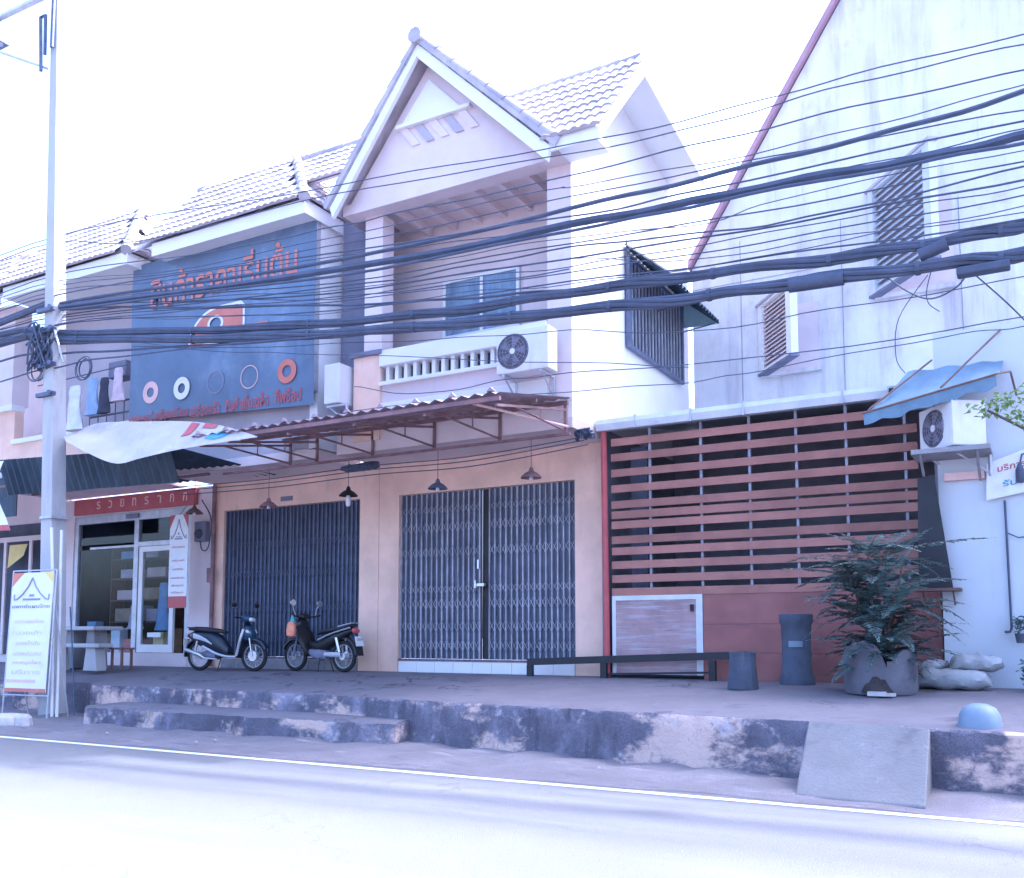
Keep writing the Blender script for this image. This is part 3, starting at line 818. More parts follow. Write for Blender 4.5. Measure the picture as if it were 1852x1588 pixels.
vb = thing('hanging_banner', (-15.48, -.5, 2.02), 'narrow white hanging banner with red corners and red foot beside the shop door', 'banner')
part('sheet', MB().box(-15.74, -15.20, -.51, -.50, 2.02, 3.95), 'vinyl_white', vb)
part('red_foot', MB().box(-15.74, -15.20, -.514, -.511, 2.02, 2.26), 'red', vb)
for s in (-1, 1):
    cx = -15.47 + s * .27
    part('red_corner', MB().prism([(cx, 3.95), (cx - s * .16, 3.95), (cx - s * .05, 3.76), (cx, 3.66)], 'y', -.514, -.511), 'red', vb)
emblem(vb, -15.70, -15.24, 3.42, 3.86, -.514)
text_lines(vb, -15.70, -15.24, (3.26, 2.98, 2.80, 2.62, 2.46, 2.32), -.513, 'red', .045)
part('hanging_cord', MB().tube([(-15.47, -.505, 3.95), (-15.47, -.2, 4.3)], .006, 5), 'cable', vb)

sb = thing('stand_banner', (-15.25, -3.9, .05), 'tall white standing banner with a roof emblem and orange foot beside the pole', 'banner')
LEAN = .06
def sbx(mb):
    mb.xf(Matrix.Translation((-15.27, -3.9, .49)) @ Matrix.Rotation(R(4), 4, 'Z') @ Matrix.Rotation(R(-2.2), 4, 'X'))
    return mb
part('sheet', sbx(MB().box(-.51, .51, 0, .012, 0, 2.06)), 'vinyl_white', sb)
part('orange_foot', sbx(MB().box(-.51, .51, -.004, -.001, 0.0, .06)), 'orange', sb)
part('orange_stripe', sbx(MB().box(-.51, .25, -.004, -.001, .16, .21)), 'pinkprint', sb)
part('red_corner', sbx(MB().prism([(-.51, 2.06), (-.22, 2.06), (-.38, 1.94), (-.51, 1.82)], 'y', -.004, -.001)), 'orange', sb)
part('yellow_corner', sbx(MB().prism([(.51, 2.06), (.28, 2.06), (.40, 1.96), (.51, 1.88)], 'y', -.004, -.001)), 'yellow', sb)
for s in (-1, 1):
    pts = [(0, -.006, 1.97), (s * .09, -.006, 1.82), (s * .22, -.006, 1.69), (s * .36, -.006, 1.60), (s * .43, -.006, 1.585), (s * .44, -.006, 1.68)]
    part('roof_emblem', sbx(MB().tube(pts, .013, 5)), 'printgrey', sb)
part('emblem_base', sbx(MB().box(-.22, .22, -.006, -.001, 1.575, 1.61).box(-.06, .06, -.006, -.001, 1.64, 1.68)), 'printgrey', sb)
part('lettering', sbx(lettering('แพทย์แผนไทย', -.47, .47, 1.44, 1.51, -.004)), 'printgrey', sb)
for k, (z, wd, tx, m_) in enumerate([(1.18, .36, 'นวดแผนไทย', 'lilac'), (.98, .32, 'นวดเท้า', 'lilac'), (.80, .30, 'นวดน้ำมัน', 'lilac'), (.62, .34, 'นวดประคบ', 'lilac'), (.46, .36, 'อบสมุนไพร', 'pinkprint'), (.30, .36, 'บริการ', 'lilac')]):
    part('lettering', sbx(lettering(tx, -wd, wd, z, z + .08, -.004)), m_, sb)
fm = MB()
for s in (-1, 1):
    fm.tube([(s * .56, .03, -.46), (s * .55, .03, 2.1)], .016, 6)
fm.tube([(-.55, .03, 2.1), (.55, .03, 2.1)], .014, 6); fm.tube([(-.55, .03, -.06), (.55, .03, -.06)], .014, 6)
fm.tube([(-.55, .03, 1.6), (-.5, .5, -.42)], .014, 6); fm.tube([(.55, .03, 1.6), (.5, .5, -.42)], .014, 6)
part('frame', sbx(fm), 'steel', sb)

# big blue vinyl banner on the middle house
bb = thing('banner', (-13.55, -1.38, 5.55), 'big blue vinyl banner with orange Thai lettering, a logo and five round pictures', 'banner')
rows = []
for j in range(13):
    z = 5.55 + j * 3.48 / 12
    rows.append([(-16.02 + (i * 4.9 / 24), -1.40 + .012 * math.sin(i * .9 + j * .5) * (1 if 0 < j < 12 else 0), z + (.25 * (1 - i / 24) * (1 - j / 12))) for i in range(25)])
part('sheet', MB().loft(rows, caps=False, closed=False), 'vinyl_blue', bb, smooth=True)
part('backing_frame', MB().box(-16.0, -11.14, -1.385, -1.26, 5.82, 9.0), 'steel', bb)
YB = -1.418
part('lettering', lettering('สินค้าราคาเริ่มต้น', -15.45, -11.55, 8.02, 8.72, YB), 'orange', bb)
# logo: orange rounded shape with white outline and a round hole
def logo_shape(x0, x1, z0, z1, hole, y, grow):
    cx = (x0 + x1) / 2
    out = [(x1 + grow, z0 - grow), (x1 + grow, z1 + grow)]
    for k in range(9):
        a = math.pi / 2 + k * (math.pi / 2) / 8
        out.append((x0 + (x1 - x0) * .55 + ((x1 - x0) * .55 + grow) * math.cos(a), z0 + ((z1 - z0) + grow) * math.sin(a)))
    out.append((x0 - grow, z0 - grow))
    n = 40
    hx, hz, hr = hole
    inner = []; outer = []
    # resample the outline by angle round the hole
    for k in range(n):
        a = 2 * math.pi * k / n
        d = Vector((math.cos(a), math.sin(a))); best = 99
        for (p, q) in zip(out, out[1:] + out[:1]):
            ex, ez = q[0] - p[0], q[1] - p[1]
            den = d.x * ez - d.y * ex
            if abs(den) < 1e-9: continue
            t = ((p[0] - hx) * ez - (p[1] - hz) * ex) / den
            u = ((p[0] - hx) * d.y - (p[1] - hz) * d.x) / den
            if t > 0 and -1e-6 <= u <= 1 + 1e-6: best = min(best, t)
        outer.append((hx + d.x * best, y, hz + d.y * best))
        inner.append((hx + d.x * (hr - grow) * 1.25, y, hz + d.y * (hr - grow)))
    return MB().loft([outer, inner], caps=False)
part('logo_outline', logo_shape(-14.28, -12.88, 7.08, 7.72, (-13.60, 7.43, .17), YB, .05), 'vinyl_white', bb)
part('logo', logo_shape(-14.28, -12.88, 7.08, 7.72, (-13.60, 7.43, .17), YB - .004, 0), 'orange', bb)
part('red_underline', MB().box(-12.75, -12.25, YB - .003, YB, 7.22, 7.27), 'orange', bb)
def ring(cx, cz, ro, ri, y):
    n = 24
    return MB().loft([[(cx + r * math.cos(2 * math.pi * k / n), y, cz + r * math.sin(2 * math.pi * k / n)) for k in range(n)] for r in (ro, ri)], caps=False)
for cx, cz, ri, m_ in ((-15.37, 6.31, .10, 'pinkprint'), (-14.48, 6.28, .10, 'vinyl_white'), (-13.56, 6.28, .235, 'printgrey'), (-12.68, 6.26, .235, 'pinkprint'), (-11.75, 6.24, .11, 'orange')):
    part('picture_ring', ring(cx, cz, .225, min(ri, .205), YB), m_, bb)
for tx, x0, x1 in (('อุปกรณ์เครื่องเขียน', -15.95, -14.30), ('เครื่องครัว', -14.20, -13.42), ('สินค้าเบ็ดเตล็ด', -13.28, -12.18), ('กิ๊ฟช็อป', -12.02, -11.40)):
    part('lettering', lettering(tx, x0, x1, 5.66 - .0 * x0, 5.93, YB), 'red', bb)

# ------------------------------------------------------------------ canopies
def corrugated(a, b, c, d, waves, amp, t=0.006):
    """wavy sheet: a-b along the waves' run (eave), d-c at the other end"""
    a, b, c, d = map(Vector, (a, b, c, d))
    n = (b - a).cross(d - a).normalized()
    k = waves * 4
    r0 = []; r1 = []
    for i in range(k + 1):
        u = i / k
        off = n * (amp * math.sin(u * waves * 2 * math.pi))
        r0.append(a.lerp(b, u) + off); r1.append(d.lerp(c, u) + off)
    m = MB()
    m.loft([r0, r1], caps=False, closed=False)
    m.loft([[p + n * t for p in r1], [p + n * t for p in r0]], caps=False, closed=False)
    return m
cp = thing('street_canopy', (-9.0, -1.3, 4.6), 'rusty corrugated canopy on steel brackets over both gates', 'canopy')
part('sheet', corrugated((-11.9, -3.44, 4.66), (-6.12, -3.44, 4.66), (-6.12, -1.28, 5.07), (-11.9, -1.28, 5.07), 27, .022), 'canopy', cp)
fr = MB()
fr.box(-11.9, -6.14, -3.40, -3.36, 4.57, 4.63)
fr.box(-11.9, -6.14, -2.36, -2.32, 4.77, 4.82)
fr.box(-11.9, -6.14, -1.34, -1.30, 4.96, 5.02)
part('purlin_frame', fr, 'rust', cp)
for k in range(10):
    x = -11.8 + k * .61
    part('rib_end', MB().prism([(x, 4.69), (x + .06, 4.75), (x + .12, 4.69)], 'y', -3.455, -3.40), 'canopy', cp)
for x in (-11.75, -11.12, -9.88, -8.61, -7.36, -6.2):
    t = MB()
    t.box(x - .02, x + .02, -1.30, -1.26, 4.53, 4.97)
    t.quad((x - .018, -1.28, 4.91), (x + .018, -1.28, 4.91), (x + .018, -3.38, 4.53), (x - .018, -3.38, 4.53), .035)
    t.tube([(x, -1.28, 4.56), (x, -2.85, 4.60)], .018, 4)
    t.tube([(x, -2.1, 4.58), (x, -2.1, 4.76)], .014, 4)
    part('bracket', t, 'rust', cp)
part('lower_rail', MB().box(-13.4, -6.12, -1.315, -1.27, 4.49, 4.53), 'rust', cp)
part('stay_pipe', MB().tube([(-6.15, -1.3, 4.62), (-6.75, -3.1, 4.66)], .02, 6), 'pinkprint', cp)

# dark awning over the shop at the left, light awning beyond, and the tarpaulin lying over them
da = thing('awning', (-16.0, -.5, 4.4), 'dark green corrugated awning over the red shop sign', 'awning')
part('sheet', corrugated((-19.2, -2.72, 4.98), (-13.0, -2.72, 4.72), (-13.0, -.30, 4.62), (-19.2, -.30, 4.76), 28, .02), 'green_sheet', da)
part('drop_sheet', corrugated((-18.2, -2.50, 4.30), (-13.2, -2.50, 4.16), (-13.2, -2.75, 4.74), (-18.2, -2.75, 4.98), 24, .018), 'green_sheet', da)
fr = MB(); fr.box(-19.1, -13.7, -2.45, -2.40, 4.48, 4.53); fr.box(-19.1, -13.7, -1.4, -1.35, 4.50, 4.55)
part('frame', fr, 'rust', da)
la = thing('awning', (-20.8, -.6, 4.8), 'pale grey curved corrugated awning at the far left', 'awning')
rows = []
for j in range(7):
    a = j / 6 * R(75)
    rows.append([(-23.5 + i * 4.5 / 60, -.6 - 1.25 * math.sin(a), 4.72 + .55 * math.cos(a) + .02 * math.sin(i * 2 * math.pi / 4)) for i in range(61)])
part('sheet', MB().loft(rows, caps=False, closed=False), 'grey_sheet', la, smooth=True)
part('valance', MB().box(-23.5, -19.0, -1.80, -1.78, 4.0, 4.86), 'green_sheet', la)  # dark sheet added to stand for the shaded space under the awning

def poly_at(P_, u):
    P_ = [Vector(p) for p in P_]
    L = [0]
    for a, b in zip(P_, P_[1:]):
        L.append(L[-1] + (b - a).length)
    d = u * L[-1]
    for k in range(len(P_) - 1):
        if d <= L[k + 1] + 1e-9:
            return P_[k].lerp(P_[k + 1], (d - L[k]) / (L[k + 1] - L[k]))
    return P_[-1]
TB = curve_pts([(-15.0, -3.50, 4.90), (-14.3, -3.52, 4.60), (-13.56, -3.55, 4.36), (-12.9, -3.55, 4.40), (-11.9, -3.55, 4.46), (-10.33, -3.56, 4.475)], 5)
TT = curve_pts([(-15.5, -3.1, 5.06), (-15.06, -2.9, 5.34), (-13.9, -2.9, 5.25), (-12.7, -2.92, 5.12), (-11.5, -3.2, 4.86), (-10.33, -3.54, 4.49)], 5)
def on_tarp(u, v, lift=0.0):
    p = poly_at(TB, u).lerp(poly_at(TT, u), v)
    k = math.sin(math.pi * v) * min(1, 4 * (1 - u))
    p.z += (.05 * math.sin(u * 11 + v * 3) + .03 * math.sin(u * 23 - v * 5) + .06 * abs(math.sin(u * 6.5 + 2 * v))) * k * .8
    p.y -= lift + .05 * k * math.sin(u * 15 + v * 4)
    return p + Vector((0, 0, lift))
tp = MB()
tp.loft([[on_tarp(i / 40, j / 10) for i in range(41)] for j in range(11)], caps=False, closed=False)
tt = thing('tarpaulin', (-14.5, -2.4, 4.7), 'crumpled white vinyl tarpaulin lying across the canopies beside the pole', 'tarpaulin')
sheet = part('sheet', tp, 'tarp', tt, smooth=True)
def tarp_patch(u0, u1, v0, v1, skew=0):
    rows = [[on_tarp(u0 + (u1 - u0) * i / 8 + skew * j / 6, v0 + (v1 - v0) * j / 6, .008) for i in range(9)] for j in range(7)]
    return MB().loft(rows, caps=False, closed=False)
part('red_print', tarp_patch(.60, .65, .35, .95, .0), 'red', tt)
part('red_print', tarp_patch(.68, .76, .82, .98, .0), 'red', tt)
part('blue_print', tarp_patch(.74, .80, .22, .70, .06), 'printblue', tt)

ga = thing('window_awning', (-6.0, 2.3, 8.0), 'dark green corrugated awning over the barred side window', 'awning')
part('sheet', corrugated((-5.30, .85, 7.62), (-5.30, 3.85, 7.62), (-6.09, 3.85, 8.28), (-6.09, .85, 8.28), 18, .03), 'green_sheet', ga)
part('rear_end', MB().prism([(-6.09, 7.62), (-5.32, 7.60), (-6.09, 8.24)], 'y', 3.80, 3.815), 'teal_sheet', ga)
fr = MB()
for y in (.95, 2.3, 3.7):
    fr.tube([(-6.08, y, 7.5), (-5.36, y, 7.58)], .015, 5)
part('frame', fr, 'gate_dark', ga)
part('upright', MB().tube([(-6.05, .88, 7.4), (-6.05, .88, 8.35)], .015, 5), 'gate_dark', ga)

# ------------------------------------------------------------------ pendant lamps under the canopy
for (x, y, z, top, m_, lab) in ((-14.6, -.9, 3.90, 4.55, 'wood', 'brown pendant lamp shade left of the closed navy gate by the meter'), (-12.62, -.9, 3.90, 4.60, 'rust', 'dull brown pendant lamp over the left half of the middle gate'),
                            (-10.71, -.9, 3.97, 4.60, 'black', 'black pendant lamp with a white bulb by the pier between the gates'), (-8.79, -.9, 3.95, 4.60, 'gate_dark', 'dark conical pendant lamp over the left leaf of the right gate'), (-7.0, -.9, 3.99, 4.60, 'rust', 'red-brown conical pendant lamp over the right leaf of the right gate')):
    l = thing('pendant_lamp', (x, y, z - .1), lab, 'lamp', 'pendant lamps under the canopy')
    part('shade', MB().lathe([(.17, z - .03), (.165, z - .01), (.10, z + .05), (.045, z + .08), (.03, z + .13), (.012, z + .15)], 18, (x, y, 0)), m_, l, smooth=True)
    part('cord', MB().tube([(x, y, z + .14), (x, y, top + .02)], .005, 5), 'cable', l)
    if 'bulb' in lab:
        part('bulb', MB().lathe([(.0, z - .22), (.03, z - .215), (.045, z - .18), (.045, z - .06), (.03, z - .02), (.0, z - .02)], 12, (x, y, 0)), 'ac', l, smooth=True)
    else:
        part('bulb', MB().lathe([(.0, z - .07), (.03, z - .06), (.035, z - .03), (.02, z), (.0, z)], 10, (x, y, 0)), 'ac', l, smooth=True)

# ------------------------------------------------------------------ air conditioner units
def aircon(loc, rz, label, wd=.86, ht=.62, dp=.32, fanx=-.16):
    a = thing('air_conditioner', loc, label, 'air conditioner', 'outdoor air conditioner units', rz)
    P_ = dict(world=False)
    part('casing', MB().box(-wd / 2, wd / 2, 0, dp, 0, ht), 'ac', a, bevel=.015, **P_)
    fan = part('fan_recess', MB().lathe([(0, -.004), (ht * .41, -.004), (ht * .42, .0), (ht * .42, .004)], 28, (fanx, 0, ht * .5), 'y'), 'grille', a, **P_)
    gr = MB()
    for r in (.06, .11, .16, .21, .25):
        gr.torus((fanx, -.012, ht * .5), r * ht / .62, .0035, 24, 4)
    for k in range(12):
        an = math.pi * 2 * k / 12
        gr.tube([(fanx, -.014, ht * .5), (fanx + .26 * ht / .62 * math.cos(an), -.012, ht * .5 + .26 * ht / .62 * math.sin(an))], .003, 4)
    part('grille', gr, 'printgrey', a, **P_)
    part('hub', MB().lathe([(0, -.018), (.045, -.018), (.045, -.008)], 14, (fanx, 0, ht * .5), 'y'), 'ac', a, **P_)
    bl = MB()
    for k in range(5):
        an = math.pi * 2 * k / 5
        bl.quad((fanx + .05 * math.cos(an), -.006, ht * .5 + .05 * math.sin(an)), (fanx + .22 * math.cos(an - .3), -.006, ht * .5 + .22 * math.sin(an - .3)), (fanx + .22 * math.cos(an + .3), -.009, ht * .5 + .22 * math.sin(an + .3)), (fanx + .05 * math.cos(an + .5), -.009, ht * .5 + .05 * math.sin(an + .5)), .002)
    part('fan_blades', bl, 'shade_grey', a, **P_)
    part('side_panel', MB().box(wd / 2 - .20, wd / 2 - .03, -.006, -.001, .03, ht - .04), 'ac', a, **P_)
    for s in (-1, 1):
        br = MB()
        x = s * wd * .36
        br.box(x - .02, x + .02, 0, dp + .12, -.05, -.01); br.tube([(x, .04, -.04), (x, dp + .12, -.34)], .015, 5)
        br.box(x - .02, x + .02, dp + .09, dp + .12, -.36, -.05)
        part('bracket', br, 'steel', a, **P_)
    return a
aircon((-6.72, -1.72, 5.46), 0, 'white outdoor air conditioner on brackets at the balcony parapet', .9, .66)
aircon((-10.72, -1.28, 5.46), R(-90), 'white air conditioner seen from behind between banner and balcony', .62, .70, .34)
aircon((-1.08, -.92, 3.83), R(-52), 'grimy white air conditioner under the blue awning at the right', .72, .58, .46, -.04)

# ------------------------------------------------------------------ rendered tall building behind
cb = thing('rendered_building', (-1, 4.3, 0), 'tall weathered grey rendered building with a steep roof edge behind the slatted front', 'building')
part('wall', MB().prism([(-6.0, 0), (7, 0), (7, 17.0), (-0.9, 17.0), (-6.0, 9.0)], 'y', 4.32, 9.0), 'concrete_wall', cb)
part('roof_verge', MB().prism([(-6.05, 8.98), (-6.05, 9.14), (-0.95, 17.15), (-0.95, 16.97)], 'y', 4.18, 9.05), 'verge', cb)
for x in (-5.0, -3.05, -1.0):
    part('render_joint', MB().box(x, x + .012, 4.312, 4.319, 5.0, 9.4), 'concrete', cb)
part('floor_joint', MB().box(-6, 7, 4.311, 4.319, 8.55, 8.56), 'concrete', cb)
def shutter(fx, fz, L, ht, label, nl, lm_='lilac', fm_='white'):
    """casement shutter hinged at its far left edge and swung open towards the street"""
    t = thing('louvred_shutter', (fx, 4.3, fz), label, 'shutter', 'open shutters on the rendered wall', R(-51.7))
    k = dict(world=False)
    th = .14
    part('frame', MB().box(0, .16, -th, 0, 0, ht).box(L - .20, L, -th, 0, 0, ht).box(.16, L - .20, -th, 0, 0, .05).box(.16, L - .20, -th, 0, ht - .05, ht), fm_, t, **k)
    lm = mesh('louvre', MB().prism([(-.11, -.045), (-.10, -.055), (-.02, .045), (-.03, .055)], 'x', .162, L - .202), lm_)
    for j in range(nl):
        o = link('louvre', lm, t); o.location = (0, 0, .11 + (ht - .2) * j / (nl - 1))
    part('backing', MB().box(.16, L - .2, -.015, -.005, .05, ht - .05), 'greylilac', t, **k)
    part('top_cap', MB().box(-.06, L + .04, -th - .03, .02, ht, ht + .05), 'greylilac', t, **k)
    part('bottom_cap', MB().box(-.02, L + .02, -th - .02, .01, -.045, 0), 'shade_grey', t, **k)
    return t
shutter(-4.53, 6.58, 1.42, 1.36, 'slatted louvre shutter swung open just above the slatted front', 15)
shutter(-2.42, 7.78, 1.95, 2.0, 'big pale louvre shutter swung open high at the right', 16, 'grey_sheet', 'gutter')
for (x0, x1, z0, z1) in ((-4.55, -3.5, 6.6, 7.9), (-2.4, -1.1, 7.8, 9.5)):
    w_ = part('window', MB().box(x0, x1, 4.30, 4.318, z0, z1), 'lilac', cb)
    part('sill', MB().box(x0 - .05, x1 + .05, 4.22, 4.299, z0 - .08, z0), 'concrete_wall', w_)

# ------------------------------------------------------------------ slatted shop front (lean-to)
sl = thing('slatted_shopfront', (-3.6, -.3, .78), 'lean-to shop front of red-brown horizontal slats over red boards', 'shop front')
for k, z in enumerate((4.52, 4.263, 4.018, 3.765, 3.51, 3.345, 3.196, 2.96, 2.768, 2.558, 2.34, 2.14)):
    mb = MB().box(-5.86, -1.36 if k else -1.8, -.335, -.31, z - .060, z + .060)
    o = part('slat', mb, 'slat', sl)
    o.location.z += random.uniform(-.008, .008)
    o.rotation_euler = (random.uniform(-.04, .04), 0, 0)
    o.rotation_euler.x *= 0.0
    o.location.y += random.uniform(-.006, .004)
pm = mesh('post', MB().box(-.018, .018, -.022, .022, 0, 2.62), 'postgrey')
for x in (-5.22, -4.40, -3.66, -2.98, -2.29, -1.52):
    o = link('post', pm, sl); o.location = Vector((x, -.285, 2.08)) - base_of(sl)
part('scraped_panel', MB().box(-5.84, -4.44, -.33, -.29, .86, 2.07), 'oldpanel', sl)
fr = MB(); fr.box(-5.86, -4.40, -.345, -.331, 2.0, 2.072); fr.box(-4.50, -4.40, -.345, -.331, .86, 2.0); fr.box(-5.86, -5.80, -.345, -.331, .86, 2.0)
part('panel_frame', fr, 'gutter', sl)
part('latch', MB().tube([(-4.56, -.35, 1.82), (-4.56, -.36, 1.92)], .03, 8), 'black', sl)
for k, (z0, z1) in enumerate(((.80, 1.20), (1.205, 1.62), (1.625, 2.07))):
    part('board', MB().box(-4.395, -1.14, -.33, -.29, z0, z1), 'redpanel', sl)
part('gutter', MB().prism([(-.33, 4.70), (-.33, 4.86), (-.345, 4.87), (-.47, 4.87), (-.49, 4.80), (-.46, 4.70)], 'x', -6.06, -1.70), 'gutter', sl)
for x in (-5.4, -4.5, -3.7, -2.3):
    part('gutter_strap', MB().box(x, x + .025, -.50, -.32, 4.685, 4.885), 'steel', sl)
part('down_pipe', MB().tube([(-5.94, -.37, .79), (-5.97, -.37, 4.70)], .05, 10), 'redpipe', sl)
part('roof_sheet', MB().quad((-6.09, -.32, 4.86), (-1.0, -.32, 4.86), (-1.0, 4.3, 5.6), (-6.09, 4.3, 5.6), .03), 'grey_sheet', sl)
room = MB(); room.box(-6.08, -1.13, 3.2, 3.25, .78, 5.3); room.box(-6.09, -6.05, -.2, 3.2, .78, 4.8); room.box(-1.17, -1.13, -.2, 3.2, .78, 4.8); room.box(-6.0, -1.2, -.2, 3.2, .74, .80)
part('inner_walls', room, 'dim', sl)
for k, (x, z) in enumerate(((-5.7, 2.1), (-5.7, 3.4))):
    part('inner_frame', MB().box(x, x + .28, .1, .14, z, z + 1.1), 'gate', sl)
# ------------------------------------------------------------------ low white building at the right
wb = thing('white_building', (2.4, -.6, .7), 'low white painted building at the right edge with pipes and a sign', 'building')
part('wall', MB().box(-1.10, 7, -.60, 4.25, .60, 5.45), 'bluewhite', wb)
part('wall_pipe', MB().tube([(-.335, -.64, 3.16), (-.32, -.64, 1.55), (-.34, -.64, 1.50), (-.40, -.64, 1.50)], .016, 6), 'cable', wb)
part('wall_pipe', MB().tube([(-.33, -.64, 2.75), (-.2, -.64, 2.68), (.2, -.64, 2.72)], .008, 5), 'cable', wb)
part('ledge', MB().box(-1.02, -.55, -.68, -.601, 3.46, 3.56), 'pinkprint', wb)
sg = part('wall_sign', MB().prism([(-.54, 3.17), (.4, 3.34), (.4, 3.96), (-.52, 3.64)], 'y', -.68, -.66), 'vinyl_white', wb)
part('lettering', lettering('บริการ', -.40, -.08, 3.52, 3.60, -.684, .06), 'red', sg)
part('lettering', lettering('รับซ่อม', -.35, .1, 3.33, 3.42, -.684, .06), 'printblue', sg)
part('wall_lamp', MB().tube([(-.05, -.63, 3.75), (-.12, -.72, 3.72), (-.15, -.74, 3.58)], .012, 6).lathe([(.02, 3.60), (.05, 3.52), (.05, 3.40), (.035, 3.36), (0, 3.36)], 12, (-.15, -.74, 0)), 'cable', wb, smooth=True)
solo('leaning_sheet', MB().prism([(-1.33, 3.50), (-1.13, 3.54), (-.955, 2.06), (-1.36, 2.06)], 'y', -.80, -.775), 'black', 'dark flat sheet fixed beside the right end of the slats', 'sheet')
mb = MB().box(-1.40, -.86, -.95, -.61, 2.02, 2.055)
mb.tube([(-1.30, -.62, 1.85), (-1.30, -.9, 2.02)], .012, 5); mb.tube([(-.95, -.62, 1.85), (-.95, -.9, 2.02)], .012, 5)
solo('wall_shelf', mb, 'wood', 'thin dark ledge under the dark sheet on the white wall', 'shelf')
ba = thing('canvas_awning', (-1.0, -.65, 4.3), 'faded blue canvas awning propped on thin stays above the right air conditioner', 'awning')
rows = []
for j in range(7):
    v = j / 6
    rows.append([(Vector((-1.92, -1.15, 4.36)).lerp(Vector((-.36, -1.2, 4.66)), i / 14)).lerp(Vector((-1.42, -.62, 4.98)).lerp(Vector((-.28, -.62, 4.98)), i / 14), v) + Vector((0, 0, -.05 * math.sin(math.pi * v) + .015 * math.sin(i * 1.3))) for i in range(15)])
part('canvas', MB().loft(rows, caps=False, closed=False), 'blue_awn', ba, smooth=True)
rows2 = [[Vector((p.x, p.y - .005, p.z)) for p in rows[0]], [Vector((p.x + .01, p.y - .01, p.z - .16 - .02 * math.sin(i * 2.1))) for i, p in enumerate(rows[0])]]
part('valance', MB().loft(rows2, caps=False, closed=False), 'blue_awn', ba)
st = MB()
st.tube([(-.30, -.61, 5.38), (-.98, -1.17, 4.58)], .014, 6); st.tube([(-1.12, -.61, 5.1), (-1.86, -1.14, 4.40)], .014, 6)
st.tube([(-1.93, -1.16, 4.36), (-.34, -1.21, 4.66), (-.2, -1.0, 4.72), (-.15, -.62, 4.5)], .014, 6)
part('stays', st, 'wood', ba)
aircon_bench = MB().box(-1.35, -.45, -1.25, -.61, 3.74, 3.80)
aircon_bench.tube([(-1.25, -.62, 3.45), (-1.25, -1.2, 3.74)], .018, 5); aircon_bench.tube([(-.6, -.62, 3.45), (-.6, -1.2, 3.74)], .018, 5)
solo('wall_bracket', aircon_bench, 'concrete', 'grey bracket shelf carrying the right air conditioner', 'bracket')

# ------------------------------------------------------------------ utility pole
up = thing('utility_pole', (-15.35, -3.3, 0), 'tall square concrete utility pole standing on the shoulder at the left', 'pole')
def sq(cx, cy, z, hw):
    return [(cx - hw, cy - hw, z), (cx + hw, cy - hw, z), (cx + hw, cy + hw, z), (cx - hw, cy + hw, z)]
part('shaft', MB().loft([sq(-15.36, -3.3, 0, .165), sq(-15.72, -3.3, 7, .135), sq(-16.08, -3.3, 14.5, .085)]), 'pole', up, bevel=.012)
cr = MB()
cr.quad((-18.4, -3.42, 13.75), (-16.0, -3.42, 13.68), (-16.0, -3.36, 13.80), (-18.4, -3.36, 13.87), .08)
part('cross_arm', cr, 'steel', up)
part('arm_brace', MB().tube([(-16.12, -3.42, 12.25), (-18.1, -3.42, 13.3)], .025, 6), 'steel', up)
part('switch_box', MB().box(-18.3, -17.72, -3.5, -3.2, 13.35, 13.75).tube([(-17.75, -3.45, 13.25), (-17.6, -3.45, 13.2)], .05, 8), 'gate_dark', up)
part('conductor_pipe', MB().tube([(-16.22, -3.48, 12.2), (-16.30, -3.48, 13.3), (-16.15, -3.48, 13.3), (-16.12, -3.48, 12.5)], .035, 6).tube([(-15.95, -3.46, 12.6), (-15.95, -3.46, 14.4)], .04, 6), 'gate_dark', up)
for z in (5.8, 6.35, 7.0, 7.4):
    x = -15.36 - .0514 * z
    part('cable_clamp', MB().box(x - .24, x + .24, -3.52, -3.44, z, z + .07).tube([(x + .2, -3.5, z + .03), (x + .26, -3.6, z + .03)], .04, 6), 'gate_dark', up)
part('strut', MB().tube([(-15.45, -3.5, 7.0), (-15.15, -3.5, 6.35)], .018, 6), 'steel', up)
part('steel_band', MB().box(-15.68, -15.33, -3.49, -3.11, 3.55, 3.60), 'steel', up)
solo('conduit', MB().tube([(-15.12, -3.62, 3.35), (-14.98, -3.62, 1.9), (-14.90, -3.62, .06)], .028, 8), 'ac', 'left of two white conduits running down the pole foot', 'conduit')
solo('conduit', MB().tube([(-14.94, -3.55, 3.3), (-14.86, -3.58, 1.9), (-14.80, -3.60, .06)], .026, 8), 'ac', 'right of two white conduits running down the pole foot', 'conduit')
solo('cable_stay', MB().tube([(-14.70, -3.5, 1.95), (-14.55, -3.52, 1.1), (-14.40, -3.55, .1)], .012, 5), 'biketeal', 'thin blue-green wire running down to the ground beside the pole', 'wire')

